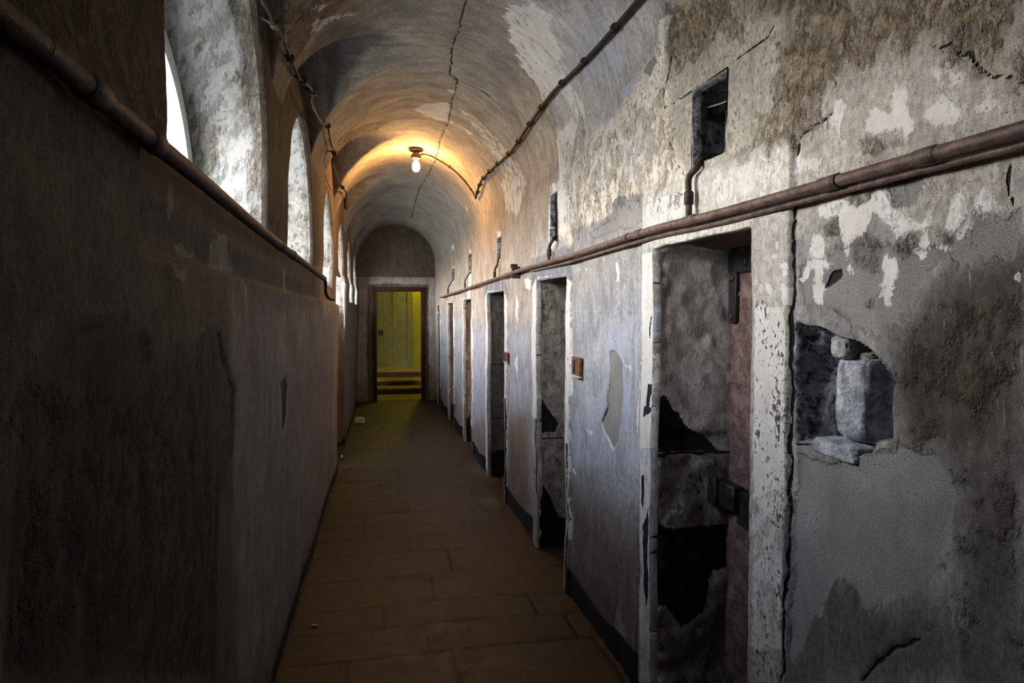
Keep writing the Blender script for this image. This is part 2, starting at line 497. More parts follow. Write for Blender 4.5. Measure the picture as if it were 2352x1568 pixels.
#       s0    s1    spring apex | lunette centre
WINS = [(1.575, 2.895, 2.22, 2.86, 2.20), (3.46, 4.66, 1.98, 2.640, 3.93), (5.38, 6.46, 1.95, 2.585, 5.90),
        (7.06, 8.16, 1.92, 2.50, 7.60), (8.72, 9.86, 1.92, 2.48, 9.30), (10.46, 11.60, 1.90, 2.44, 11.0)]
SILL = 1.80
SLOPE = [.05, .035, .03, 0, 0, 0]          # the sills drop a little along each bay
SILLS = [1.90, 1.832, 1.782, 1.80, 1.66, 1.65]
LUNW = [0.84, 0.62, 0.62, 0.62, 0.62, 0.62]
OPEN_S = (6.86, 8.22)           # the recess in the left wall that runs down to the floor
END = 12.0


def lun(s):
    z = np.full(np.shape(s), 0.0)
    for w, lw_ in zip(WINS, LUNW):
        d = np.abs(np.asarray(s) - w[4]) / lw_
        z = np.maximum(z, np.where(d < 1, ZS + RISE * np.sqrt(np.maximum(0, 1 - d * d)), 0))
    return z


HOLE = Rp([(1826, 735), (1868, 748), (1900, 758), (1930, 775), (1962, 776), (1992, 800), (2020, 822), (2042, 850), (2050, 880), (2044, 935), (2046, 1006),
           (2010, 1012), (2000, 1035), (1952, 1046), (1905, 1030), (1880, 1018), (1830, 1018), (1822, 900)])
# ------- layer polygons on the right wall / vault chart
WHITE = []; CEM = []; RUB = []; BLACK = []; BLUE = []; SPK = []; CRK = []; BASE = []; PIT = []
c7 = lambda p: Rp(crop(p, 2.24, 1780, 0))
c5 = lambda p: Rp(crop(p, 2.064, 1420, 480))
c3 = lambda p: Rp(crop(p, 2.53, 1280, 480))
c1 = lambda p: Vp(crop(p, 2.8, 1200, 0))
c4 = lambda p: Vp(crop(p, 2.8, 700, 0))
# base tones (polygon, rgb, softness)
BASE += [
    (Vp([(600, 0), (1560, 0), (1270, 330), (1110, 470), (1000, 600), (900, 505), (800, 500), (700, 120)]), (.265, .24, .215), .15),
    ([(4.4, 1.45), (12.2, 1.45), (12.2, 4.7), (4.4, 4.7)], (.36, .31, .26), .2),
    (Rp([(1315, 690), (1478, 620), (1478, 1180), (1310, 1230)]), (.38, .382, .40), .12),
    ([(4.5, .25), (11.8, .25), (11.8, 1.45), (4.5, 1.45)], (.36, .355, .37), .15),
    ([(4.6, -.1), (5.4, -.1), (5.4, .75), (4.6, .85)], (.19, .15, .122), .2),
    ([(2.5, -.1), (3.6, -.1), (3.6, .62), (2.5, .70)], (.15, .125, .108), .20),
    ([(6.3, -.1), (12, -.1), (12, .45), (6.3, .45)], (.24, .21, .19), .2),
    (Vp([(1280, 300), (1285, 540), (1310, 560), (1475, 455), (1575, 415), (1600, 210), (1535, 190), (1530, 60), (1500, 120), (1450, 200), (1390, 270), (1320, 280)]), (.75, .68, .585), .04),
    (Vp([(1540, 0), (2000, -60), (2352, 0), (2352, 215), (2290, 190), (2220, 110), (2140, 110), (2010, 160), (1900, 210), (1830, 330), (1690, 370), (1790, 60), (1700, 60), (1560, 160)]), (.34, .285, .22), .05),
    (Vp([(1545, 140), (1700, 20), (1790, 40), (1790, 70), (1545, 240)]), (.46, .42, .35), .02),
    (Rp([(1540, 245), (1790, 65), (1805, 310), (1690, 372), (1575, 412), (1550, 340)]), (.44, .40, .34), .03),
    (Rp([(1478, 450), (1824, 312), (1824, 500), (1478, 590)]), (.56, .53, .47), .01),
    (Rp([(1830, 345), (1900, 290), (2010, 165), (2150, 115), (2300, 190), (2352, 215), (2352, 640), (1830, 640)]), (.42, .39, .345), .04),
    (Rp([(1828, 530), (1900, 490), (2352, 560), (2352, 1568), (1810, 1568)]), (.27, .262, .25), .05),
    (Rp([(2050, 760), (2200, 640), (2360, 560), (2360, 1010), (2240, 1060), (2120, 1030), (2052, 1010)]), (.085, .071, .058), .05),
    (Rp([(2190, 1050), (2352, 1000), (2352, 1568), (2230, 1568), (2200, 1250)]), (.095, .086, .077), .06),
    (Rp([(1806, 1230), (2000, 1330), (2200, 1400), (2352, 1400), (2352, 1600), (1800, 1600)]), (.13, .122, .112), .10),
    (Rp([(1740, 500), (1824, 460), (1806, 1568), (1728, 1568)]), (.45, .425, .385), .01),
    (Rp([(1478, 560), (1506, 560), (1500, 1568), (1476, 1568)]), (.52, .52, .53), .01),
    ([(3.56, 1.70), (4.49, 1.70), (4.49, 1.905), (3.56, 1.905)], (.21, .215, .23), .012),
    ([(5.37, 1.66), (6.45, 1.66), (6.45, 1.82), (5.37, 1.82)], (.23, .235, .25), .012),
    ([(2.56, 1.86), (3.56, 1.86), (3.56, 2.0), (3.0, 1.985), (2.56, 2.03)], (.27, .265, .265), .02),
    (c1([(0, 480), (90, 540), (150, 740), (215, 900), (215, 1220), (170, 1500), (0, 1500), (40, 1040), (0, 900)]), (.35, .29, .235), .04),
]
WHITE += [(c7(p), a, .022) for p, a in (
    ([(200, 1080), (300, 960), (330, 1030), (430, 1060), (560, 940), (610, 1080), (740, 1130), (800, 1090), (870, 1160), (900, 1030), (960, 1000), (1020, 1090), (940, 1240), (890, 1170), (800, 1150), (720, 1170), (640, 1250), (590, 1140), (510, 1110), (470, 1240), (420, 1230), (370, 1290), (360, 1360), (340, 1240), (300, 1130), (250, 1120)], 1),
    ([(1010, 1090), (1060, 980), (1190, 1000), (1220, 1090), (1120, 1110), (1070, 1130)], .8),
    ([(315, 530), (350, 500), (370, 570), (350, 700), (440, 760), (370, 740), (310, 660)], .95),
    ([(480, 580), (600, 550), (635, 430), (680, 470), (705, 560), (715, 640), (690, 700), (620, 640), (470, 690)], 1),
    ([(760, 580), (850, 510), (900, 540), (930, 600), (880, 660), (760, 640)], 1),
    ([(980, 560), (1160, 500), (1190, 590), (960, 640)], .62),
    ([(790, 290), (930, 250), (1070, 400), (960, 520), (780, 420)], .5),
    ([(535, 1400), (580, 1315), (630, 1380), (590, 1460), (600, 1568), (555, 1568)], .95),
    ([(180, 1200), (240, 1210), (262, 1350), (292, 1390), (240, 1400), (250, 1568), (195, 1568)], .95),
    ([(715, 1280), (770, 1170), (790, 1230), (745, 1335)], 1), ([(835, 1230), (905, 1290), (880, 1330), (840, 1280)], 1),
    ([(355, 1370), (390, 1360), (395, 1430), (365, 1430)], 1), ([(125, 1430), (185, 1320), (190, 1400), (150, 1470)], .9),
    ([(1225, 1420), (1270, 1400), (1275, 1450), (1240, 1460)], .9),
    ([(100, 790), (180, 770), (250, 800), (240, 900), (110, 930)], .62))]
WHITE += [(c5(p), a, .012) for p, a in (
    ([(795, 235), (833, 235), (825, 310), (800, 310)], 1), ([(788, 350), (832, 380), (828, 470), (790, 460)], 1), ([(712, 335), (750, 380), (742, 420), (720, 410)], 1),
    ([(778, 130), (795, 130), (795, 155), (780, 155)], 1), ([(755, 185), (790, 180), (785, 215), (758, 215)], 1))]
WHITE += [(Rp([(1742, 700), (1815, 700), (1812, 1120), (1735, 1150)]), .74, .01), (Rp([(1735, 1120), (1812, 1080), (1806, 1500), (1730, 1500)]), .54, .01),
          (Rp([(1480, 585), (1506, 580), (1504, 1030), (1478, 1030)]), 1, .006), (Rp([(1478, 1050), (1502, 1050), (1500, 1568), (1476, 1568)]), .55, .006),
          (Rp([(1480, 470), (1600, 420), (1640, 480), (1480, 545)]), .58, .02), (Rp([(1640, 400), (1760, 340), (1770, 440), (1640, 480)]), .60, .03),
          (Rp([(1500, 530), (1700, 470), (1735, 500), (1520, 565)]), .58, .02)]
WHITE += [(c3(p), a, .012) for p, a in (
    ([(345, 855), (380, 880), (400, 910), (430, 920), (430, 950), (390, 915)], 1), ([(252, 1240), (330, 1390), (325, 1405), (250, 1260)], .9),
    ([(105, 970), (150, 985), (140, 995), (105, 985)], 1), ([(95, 1500), (130, 1560), (80, 1520)], .9), ([(160, 355), (235, 345), (170, 372)], .8),
    ([(108, 1235), (150, 1240), (140, 1255)], 1), ([(340, 310), (358, 330), (355, 410), (345, 410)], .9), ([(470, 1190), (485, 890), (478, 1210), (475, 1400)], 1),
    ([(45, 440), (78, 440), (90, 1100), (38, 1140)], .72), ([(150, 1250), (210, 1290), (200, 1310)], .9))]
WHITE += [(c1([(0, 30), (210, 60), (200, 400), (420, 700), (430, 790), (350, 790), (240, 600), (150, 730), (0, 430)]), .62, .05),
          (c1([(880, 130), (975, 110), (905, 300), (870, 400), (855, 300)]), .95, .02), (c1([(700, 640), (790, 470), (830, 500), (720, 620)]), .9, .02),
          (c1([(215, 900), (310, 740), (360, 800), (330, 900), (310, 1100), (240, 1160)]), .85, .02),
          (c1([(590, 700), (690, 800), (780, 1000), (770, 1240), (650, 1230), (640, 1000)]), .60, .04),
          (c1([(220, 1150), (330, 1100), (340, 1400), (230, 1530)]), .62, .04), (c1([(330, 820), (600, 640), (900, 560), (940, 1000), (760, 1240), (560, 1240), (330, 1400)]), 0.48, .06)]
WHITE += [(c4([(690, 700), (790, 665), (940, 655), (920, 755), (960, 800), (870, 780), (780, 745)]), .95, .02), (c4([(920, 570), (970, 570), (960, 605)]), .9, .012),
          (c4([(960, 640), (1040, 700), (1200, 850), (1330, 1000), (1430, 1150), (1420, 1300), (1330, 1280), (1250, 1100), (1130, 900), (1000, 740)]), .50, .05),
          (c4([(1230, 1150), (1420, 1100), (1380, 1400), (1290, 1380)]), .60, .05), (c4([(970, 800), (1080, 860), (1060, 870)]), .95, .012),
          (c4([(1250, 30), (1500, 0), (1680, 350), (1600, 560), (1480, 560), (1380, 420), (1300, 200)]), .66, .04),
          (c4([(0, 220), (80, 130), (330, 70), (420, 85), (180, 140), (90, 225)]), .62, .03), (c4([(0, 0), (240, 0), (60, 150)]), .45, .04)]
CEM += [(c3([(297, 830), (320, 815), (350, 870), (385, 900), (380, 1120), (360, 1350), (330, 1395), (290, 1320), (250, 1240), (290, 1150), (300, 1000)]), 1, .012),
        (Rp([(1826, 1030), (1900, 1060), (2060, 1020), (2110, 1030), (2170, 1060), (2190, 1150), (2180, 1290), (2000, 1420), (1930, 1330), (1850, 1480), (1812, 1540)]), .85, .03),
        (Rp([(1830, 600), (1950, 560), (2200, 560), (2150, 640), (2050, 780), (1960, 760), (1900, 720), (1830, 700)]), .75, .03),
        (Rp([(2110, 580), (2240, 480), (2352, 470), (2352, 600), (2200, 640)]), .7, .03), (c7([(590, 900), (690, 880), (760, 930), (720, 1060), (620, 1060)]), .9, .02),
        (c7([(1200, 850), (1281, 800), (1281, 1200), (1190, 960)]), .55, .02),
        (c1([(580, 1310), (620, 1245), (680, 1290), (770, 1290), (770, 1440), (480, 1530), (430, 1490), (580, 1400)]), .9, .02),
        (c1([(850, 1300), (1000, 1260), (1060, 1290), (1040, 1350), (850, 1400)]), .9, .015),
        (c1([(780, 450), (850, 340), (870, 380), (830, 480)]), .9, .012),
        (Rp([(1405, 1440), (1415, 1385), (1440, 1460), (1425, 1560)]), .9, .01)]
RUB += [(Vp([(1535, 20), (1640, 0), (1700, 40), (1560, 170), (1530, 110)]), .8, .04), (Vp([(1700, -30), (2352, -30), (2352, 190), (2280, 150), (2160, 90), (2000, 140), (1900, 190), (1830, 330), (1700, 360), (1760, 250), (1790, 100), (1850, 60)]), .62, .05),
        (Vp([(1290, 330), (1400, 290), (1530, 180), (1560, 420), (1300, 550)]), 0.39, .06), (c7([(240, 1160), (300, 1130), (312, 1210), (260, 1230)]), 1, .015),
        (c7([(395, 1300), (480, 1205), (560, 1260), (480, 1400), (410, 1370)]), .8, .03), (c7([(615, 1290), (680, 1205), (715, 1260), (660, 1320)]), .9, .02),
        (c7([(440, 1568), (470, 1490), (530, 1500), (520, 1568)]), .8, .02), (c7([(840, 1180), (900, 1180), (930, 1260), (880, 1250)]), .9, .015), (c7([(360, 960), (520, 940), (500, 1020), (380, 1020)]), .7, .02),
        (Rp([(2050, 770), (2352, 650), (2352, 1000), (2120, 1030), (2060, 1000)]), .42, .08), (Rp([(2180, 1100), (2352, 1050), (2352, 1500), (2150, 1500)]), .33, .1),
        (c7([(0, 560), (250, 570), (300, 640), (120, 700), (0, 690)]), .6, .03), (c7([(460, 700), (560, 660), (650, 690), (500, 800)]), .7, .02)]
BLUE += [(c1([(370, 60), (640, 40), (600, 250), (700, 400), (560, 640), (380, 500), (280, 200)]), .46, .08), (c1([(880, 0), (960, 0), (960, 100), (890, 120)]), .6, .03), (c1([(630, 560), (760, 470), (710, 610), (640, 640)]), .8, .02),
         (c3([(230, 620), (480, 560), (470, 1000), (470, 1540), (80, 1540), (80, 1200), (250, 1000)]), .46, .06), (c3([(500, 560), (590, 560), (585, 760), (500, 770)]), .6, .01),
         (Rp([(1085, 760), (1110, 760), (1112, 960), (1085, 980)]), .5, .05), (Rp([(1170, 760), (1220, 740), (1220, 960), (1165, 960)]), .45, .08), (Rp([(1826, 1060), (1960, 1100), (1975, 1330), (1830, 1400)]), .42, .05)]
BLACK += [(c5(p), .8, .012) for p in ([(152, 640), (155, 590), (163, 480), (172, 520), (164, 610)], [(150, 830), (170, 830), (172, 890), (165, 960), (152, 930)], [(137, 990), (145, 930), (175, 950), (172, 975)],
                                        [(160, 450), (166, 440), (166, 470)])]
BLACK += [(Rp([(1481, 1090), (1487, 1090), (1486, 1170), (1481, 1150)]), 1, .005), (Rp([(1484, 1200), (1500, 1150), (1499, 1330), (1493, 1420), (1484, 1340)]), .66, .012),
          ]
# painted skirting on the right wall, one piece between each pair of doors
PIECES = [(DOORS[i][1] if i >= 0 else -3, DOORS[i + 1][0] if i + 1 < len(DOORS) else END) for i in range(-1, len(DOORS))]
for a, b in PIECES[1:]:
    BLACK.append(([(a + .12, -.1), (b - .04, -.1), (b - .04, .14), ((a + b) / 2, .11), (a + .12, .155)], 1, .01))
for d in DOORS[1:]:
    BLACK += [([(d[0] - .075, .1), (d[0] - .005, .1), (d[0] - .01, .85), (d[0] - .07, .85)], .55 if d is not DOORS[2] else .85, .02), ([(d[1] + .004, .35), (d[1] + .05, .35), (d[1] + .05, .85), (d[1] + .004, .85)], .9 if d is DOORS[1] else .5, .02)]
    WHITE += [([(d[0] - .085, .3), (d[0] - .004, .3), (d[0] - .004, d[2] - .02), (d[0] - .085, d[2] - .02)], .72, .015), ([(d[1] + .004, .85 if d is DOORS[1] else .05), (d[1] + .13, .85 if d is DOORS[1] else .05), (d[1] + .13, d[2] - .03), (d[1] + .004, d[2] + .02)], .85, .015)]
    WHITE.append(([(d[0] + .02, d[2] + .0), (d[1] - .02, d[2]), (d[1] - .02, d[2] + .022), (d[0] + .02, d[2] + .010)], .55, .008))
for n in NICHES[1:]:
    WHITE.append(([(n[0] - .03, n[2]), (n[0] + .0, n[2] - .02), (n[0] + .0, n[3] + .05), (n[1], n[3] + .06), (n[1] + .05, n[3] - .1), (n[1] + .04, n[2]), (n[1] - .02, n[2] - .05)], .62, .02))
WHITE += [([(7.45, 1.70), (7.66, 1.70), (7.66, 1.96), (7.45, 1.95)], .9, .015), ([(5.55, 1.65), (5.62, 1.80), (6.6, 1.82), (6.6, 1.86), (5.5, 1.86)], .45, .02)]
WHITE += [(Rp(p), .9, .012) for p in ([(1187, 570 + 100), (1192, 690), (1190, 745), (1184, 720)], [(1180, 830), (1190, 810), (1188, 870)], [(1205, 640), (1222, 640), (1222, 660), (1207, 665)])]
WHITE += [(Vp(p), .9, .015) for p in ([(1036, 565), (1042, 560), (1043, 572), (1037, 575)], [(1068, 470), (1075, 480), (1072, 490)])]
SPK += [(Vp([(1280, 300), (1300, 560), (1480, 455), (1600, 400), (1690, 370), (1820, 320), (1830, 330), (2000, 160), (2352, 200), (2352, 0), (1530, 0), (1400, 270)]), .65, .08),
        (Rp([(1740, 690), (1822, 690), (1806, 1560), (1728, 1560)]), 1.0, .02), (Rp([(1480, 450), (1822, 310), (1822, 520), (1480, 600)]), .35, .02), (Rp([(1830, 330), (2352, 200), (2352, 560), (1830, 600)]), .40, .06)]
CRK += [Vp([(1040, 180), (1075, 192), (1110, 212), (1145, 240), (1170, 265)]), Vp([(1075, -20), (1065, 30), (1052, 75), (1038, 110), (1036, 150), (1033, 172), (1050, 180), (1046, 205), (1038, 240), (1030, 280), (1012, 320), (1000, 370), (985, 400), (965, 430), (955, 460), (945, 500)]),
        c1([(930, 690), (1010, 640), (1100, 585)]), c1([(1335, 400), (1450, 320), (1580, 220), (1615, 160)]), c1([(965, 330), (935, 480), (915, 620), (935, 800), (950, 900), (985, 1040), (1040, 1140)]),
        c1([(770, 1250), (775, 1440)]), Rp([(1476, 560), (1480, 800), (1470, 950), (1472, 1100), (1466, 1300), (1462, 1500)]), Rp([(1826, 460), (1822, 700), (1818, 1000), (1812, 1180), (1806, 1400), (1800, 1568)]),
        c7([(815, 240), (880, 250), (920, 220), (950, 270), (1010, 270), (1040, 340), (1090, 390), (1200, 395), (1281, 420)]), c7([(130, 700), (200, 650), (290, 585)]), c7([(560, 940), (640, 840)]),
        c7([(1200, 850), (1180, 960), (1220, 1080)]), Rp([(1980, 1560), (2040, 1500), (2075, 1475), (2110, 1470)]),
        c3([(298, 1000), (298, 1100), (285, 1160), (252, 1240)])]
PIT += [c7([(235, 1500), (280, 1400), (330, 1390), (345, 1440), (300, 1490), (250, 1510)]), c7([(270, 360), (300, 400), (330, 410), (330, 470), (300, 440)]), Rp([(2150, 1300), (2165, 1290), (2167, 1318), (2156, 1322)]),
        Rp([(2095, 1470), (2112, 1468), (2110, 1485), (2098, 1484)]), Rp([(1826, 318), (1840, 318), (1838, 350), (1826, 365)]), c1([(345, 860), (390, 770), (405, 850), (375, 930)]),
        Rp([(2012, 1335), (2020, 1330), (2020, 1345)]), c1([(1010, 1245), (1050, 1245), (1050, 1270), (1010, 1285)])]


def soft(sd, w): return np.clip(.5 - sd / (2 * w), 0, 1)


def paint(s, u, base0, bases, W, C, Rb, K, B, VN, CR, SP, PT, wob=.025, crw=.0105):
    """evaluate all layer polygons at chart points -> base, m1, m2"""
    ws = s + (fbm(s * 7, u * 7, 31) - .5) * 2 * wob; wu = u + (fbm(s * 7, u * 7, 57) - .5) * 2 * wob
    wk = lambda w: (ws, wu) if w > .011 else (s + (ws - s) * .16, u + (wu - u) * .16)
    base = np.tile(np.array(base0, float), (len(s), 1))
    for p, c, w in bases:
        f = soft(sd_poly(*wk(w), p, w * 1.5 + .05), w); f = (f * f * (3 - 2 * f))[:, None]
        base = base * (1 - f) + np.array(c) * f

    def stack(lst):
        m = np.zeros(len(s))
        for p, a, w in lst: m = np.maximum(m, a * soft(sd_poly(*wk(w), p, w * 1.5 + .05), w))
        return m
    cr = np.zeros(len(s))
    for p in CR: cr = np.maximum(cr, 1 - np.clip(1 / crw * sd_line(s + (fbm(s * 24, u * 24, 3) - .5) * .022, u + (fbm(s * 24, u * 24, 8) - .5) * .022, p), 0, 1))
    for p in PT: cr = np.maximum(cr, soft(sd_poly(ws, wu, p, .06), .016))
    o = np.ones((len(s), 1))
    return np.hstack([base, o]), np.stack([stack(W), stack(C), stack(Rb), stack(K)], 1), np.stack([stack(B), VN, cr, stack(SP)], 1)


def right_paint(s, u):
    vn_ = soft(sd_poly(s, u, HOLE, .1), .012)
    for q in NICHES: vn_ = np.maximum(vn_, soft(sd_box(s, u, *q) + .006, .004))
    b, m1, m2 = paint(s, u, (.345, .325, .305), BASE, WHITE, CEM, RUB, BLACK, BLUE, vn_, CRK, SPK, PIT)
    return b, m1, m2


def surround(s, u):
    r = np.zeros(len(s))
    for d in DOORS:
        r = np.maximum(r, sst(.006, -.006, 0) * 0 + np.clip(.5 - sd_box(s, u, d[3], d[4], -1, d[5]) / .012, 0, 1))
    return r


def right_relief(s, u):
    """metres towards the corridor (-x)"""
    b, m1, m2 = right_paint(s, u)
    r = (fbm(s * 2.2, u * 2.2, 11, 4) - .5) * .022 + (fbm(s * 14, u * 10, 5, 4) - .5) * .006
    r = r + m1[:, 2] * (fbm(s * 22, u * 16, 15, 4) - .5) * .030 + .012 * surround(s, u)
    r = r - sst(.3, .8, m2[:, 2]) * .006 - sst(.45, .55, m1[:, 1] + (fbm(s * 20, u * 20, 2) - .5) * .5) * .004
    return r, (b, m1, m2)


_cache = {}
def right_pos(s, u):
    r, at = right_relief(s, u); _cache['r'] = at
    sd = sd_poly(s + (fbm(s * 25, u * 25, 77) - .5) * .02, u + (fbm(s * 25, u * 25, 78) - .5) * .02, HOLE, .1)
    inside = sst(.0, -.018, sd)
    s0, z0 = R(1935, 900)
    depth = .055 + .17 * sst(1.56, 1.42, s) + .07 * (fbm(s * 26, u * 5, 91) - .5)
    x = xr(s) - r * (1 - inside) + inside * (depth + .06 * (fbm(s * 30, u * 14, 92, 5, .6) - .5))
    # soften the top of the wall into the vault
    return np.stack([x, s, u], 1)


def door_cut(s, u):
    d = np.full(np.shape(s), 9.0)
    for i, q in enumerate(DOORS): d = np.minimum(d, sd_box(s, u, q[0], q[1], -1, q[2]))
    for q in NICHES: d = np.minimum(d, sd_box(s, u, *q))
    return d + .010 * fbm(s * 18, u * 18, 41, 3) + .004 * fbm(s * 60, u * 60, 42, 2)


def attr_r(s, u):
    b, m1, m2 = _cache['r']; return {'base': b, 'm1': m1, 'm2': m2}


SR = np.concatenate([np.arange(-2.6, .9, .06), np.arange(.9, 1.2, .008), np.arange(1.2, 1.62, .0045), np.arange(1.62, 4.6, .008), np.arange(4.6, 7.0, .014), np.arange(7.0, END + .13, .025)])
UR = np.concatenate([np.arange(-.02, 1.2, .0085), np.arange(1.2, 1.55, .005), np.arange(1.55, ZS - .004, .0085), [ZS]])
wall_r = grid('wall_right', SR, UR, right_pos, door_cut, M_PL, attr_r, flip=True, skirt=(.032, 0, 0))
tag(wall_r, 'peeling limewashed stone wall pierced by the row of cell doorways', 'wall', kind='structure')

# ------------------------------------------------------------------ vault
def ceil_pos(s, u):
    phi = (u - ZS) / PHI_LEN; q = np.cos(phi)
    a = xlow(s); b = xr(s); c = (a + b) / 2; h = (b - a) / 2
    x = c + q * h; z = ZS + RISE * np.sin(np.clip(phi, 0, math.pi)) + np.minimum(u - ZS, 0)
    bb, m1, m2 = paint(s, u, (.25, .228, .205), BASE + CEIL_BASE, WHITE, CEM, RUB + CEIL_RUB, [], BLUE, np.zeros(len(s)), CRK, SPK, [], crw=.016)
    _cache['c'] = (bb, m1, m2)
    r = (fbm(s * 2.2, u * 2.2, 11, 4) - .5) * .022 + (fbm(s * 9, u * 5, 6, 4) - .5) * .010 + m1[:, 2] * (fbm(s * 22, u * 16, 15, 4) - .5) * .03
    r = r - sst(.3, .8, m2[:, 2]) * .006
    r = r * np.clip(np.sin(np.clip(phi, 0, math.pi)) * 4, .25, 1)
    near = phi < .7
    rr, _ = right_relief(s[near], np.maximum(u[near], ZS)); k = sst(.55, .1, phi[near]); r[near] = r[near] * (1 - k) + rr * k
    x = x - q * r; z = z - np.sin(phi) * r
    left = q < 0
    zl = lun(s) + (fbm(s * 5, x * 5, 9) - .5) * .008
    z = np.where(left & (zl > z), zl, z)
    x = np.where(u >= ZS + PHI_LEN * math.pi - 1e-6, xl(s) - .045, x)
    return np.stack([x, s, z], 1)


CEIL_BASE = [([(-3, ZS + PHI_LEN * 2.62), (13, ZS + PHI_LEN * 2.62), (13, 5.2), (-3, 5.2)], (.17, .135, .105), .10), (Vp([(1180, 0), (1520, -20), (1500, 110), (1400, 280), (1290, 330), (1220, 170)]), (.43, .415, .42), .08),
             (c4([(20, 380), (90, 230), (200, 140), (620, 240), (300, 520), (150, 740)]), (.14, .132, .126), .03),  # lunette face turned from the bulb: its shade is put into the colour
             (c4([(1280, 560), (1500, 560), (1620, 900), (1600, 1400), (1440, 1300), (1440, 1000)]), (.40, .34, .28), .05),
             ([(6.9, 2.3), (12.2, 2.3), (12.2, 4.7), (6.9, 4.7)], (.30, .28, .255), .3),
             (Vp([(600, 0), (840, 0), (710, 100), (690, 160), (640, 60)]), (.25, .20, .15), .05)]
CEIL_RUB = [(Vp([(600, 0), (800, 0), (710, 100), (690, 160), (640, 80)]), .62, .05), (c4([(210, 900), (290, 840), (500, 780), (560, 780), (420, 880), (330, 980), (250, 1150), (190, 1000)]), .6, .03)]
SCe = np.concatenate([np.arange(-2.6, 1.9, .06), np.arange(1.9, 5.0, .012), np.arange(5.0, END + .13, .018)])
UCe = np.concatenate([[ZS - .008], np.linspace(ZS, ZS + PHI_LEN * math.pi, 200)])
ceil = grid('ceiling', SCe, UCe, ceil_pos, None, M_PL, lambda s, u: dict(zip(('base', 'm1', 'm2'), _cache['c'])), flip=True)
tag(ceil, 'flaking plaster barrel vault cut by arched bays over the windows', 'ceiling', kind='structure')

# ------------------------------------------------------------------ left wall
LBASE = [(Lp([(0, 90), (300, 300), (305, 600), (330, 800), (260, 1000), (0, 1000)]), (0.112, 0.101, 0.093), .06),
         ([(-3, 1.83), (13, 1.83), (13, 3.3), (-3, 3.3)], (.088, .072, .058), .04), ([(5.0, 1.83), (13, 1.83), (13, 3.3), (5.0, 3.3)], (.27, .205, .15), .35),  # far piers paler and more orange: bulb glow put into the colour
         ([(5.0, -.2), (6.9, -.2), (6.9, 1.8), (5.0, 1.8)], (.26, .215, .175), .5),  # warm bulb light on this stretch is painted into the base tone
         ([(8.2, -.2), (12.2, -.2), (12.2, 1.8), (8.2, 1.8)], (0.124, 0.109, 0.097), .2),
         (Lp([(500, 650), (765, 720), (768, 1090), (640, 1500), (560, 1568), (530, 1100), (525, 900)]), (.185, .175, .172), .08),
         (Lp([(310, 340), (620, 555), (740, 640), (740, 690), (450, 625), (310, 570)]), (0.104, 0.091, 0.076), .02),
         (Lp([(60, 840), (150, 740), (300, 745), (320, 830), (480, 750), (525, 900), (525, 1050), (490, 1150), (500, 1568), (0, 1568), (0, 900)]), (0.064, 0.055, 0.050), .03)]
LWHITE = [(Lp(crop(p, 3.408, 280, 300)), a, .012) for p, a in (
    ([(725, 850), (800, 825), (860, 830), (880, 1040), (930, 1080), (900, 1150), (720, 1060)], .85), ([(430, 830), (500, 840), (590, 960), (600, 900), (640, 1050), (480, 980)], .8),
    ([(300, 1030), (405, 1090), (405, 1200), (310, 1170)], .75), ([(1290, 1060), (1305, 1060), (1310, 1260), (1290, 1250)], .8), ([(1180, 1450), (1240, 1440), (1240, 1568), (1190, 1568)], .6), ([(375, 360), (430, 340), (440, 560), (400, 720), (380, 620)], .6))]
LWHITE += [(Lp([(625, 740), (650, 720), (648, 830), (640, 860)]), .8, .012), (Lp([(540, 640), (560, 650), (555, 720)]), .6, .02),
           (Lp([(585, 1420), (610, 1410), (600, 1500), (585, 1520)]), .7, .015), (Lp([(60, 700), (80, 770), (50, 770)]), .7, .015), (Lp([(440, 740), (470, 770), (440, 765)]), .8, .01)]
LRUB = [([(-1, 1.9), (13, 1.9), (13, 3.2), (-1, 3.2)], .50, .05), (Lp([(0, 900), (480, 800), (500, 1568), (0, 1568)]), .36, .1)]
LBLACK = [([(-3, -.1), (6.9, -.1), (6.9, .075), (-3, .085)], 1, .012), ([(8.2, -.1), (12.1, -.1), (12.1, .075), (8.2, .075)], 1, .012), (Lp([(635, 880), (650, 855), (655, 950), (648, 1000)]), .6, .01)]
LCRK = [Lp([(485, 760), (495, 820), (515, 870), (525, 920), (525, 1000), (522, 1050)]), Lp([(641, 480), (640, 420), (645, 360), (640, 300), (648, 220)]), Lp([(642, 420), (646, 480), (640, 540)]), Lp([(742, 520), (745, 590), (742, 630)]), Lp([(712, 310), (722, 340), (728, 380)])]


def left_pos(s, u):
    z = u
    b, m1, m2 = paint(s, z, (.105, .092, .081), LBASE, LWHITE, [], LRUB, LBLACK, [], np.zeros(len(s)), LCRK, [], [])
    _cache['l'] = (b, m1, m2)
    r = (fbm(s * 2, z * 2, 21, 4) - .5) * .026 + (fbm(s * 14, z * 9, 22, 4) - .5) * .006 + m1[:, 2] * (fbm(s * 16, z * 8, 25, 4) - .5) * .028 - sst(.3, .8, m2[:, 2]) * .007
    r = r - sst(.45, .55, soft(sd_poly(s, z, LBASE[-1][0], .1), .02)) * .005
    # panel under the windows sits back behind a thin ledge
    led = 1.655 - .0085 * (s - 1.4)
    pan = sst(1.345, 1.365, s) * sst(6.9, 6.88, s) * sst(led, led + .014, z)
    x = xlow(s) + r * (1 - .6 * pan) + sst(1.7, 2.0, z) * .014 + (1 - pan) * sst(2.0, 1.86, z) * .032 * sst(.5, 1.5, z) * sst(-.5, .8, s)
    return np.stack([x, s, z], 1)


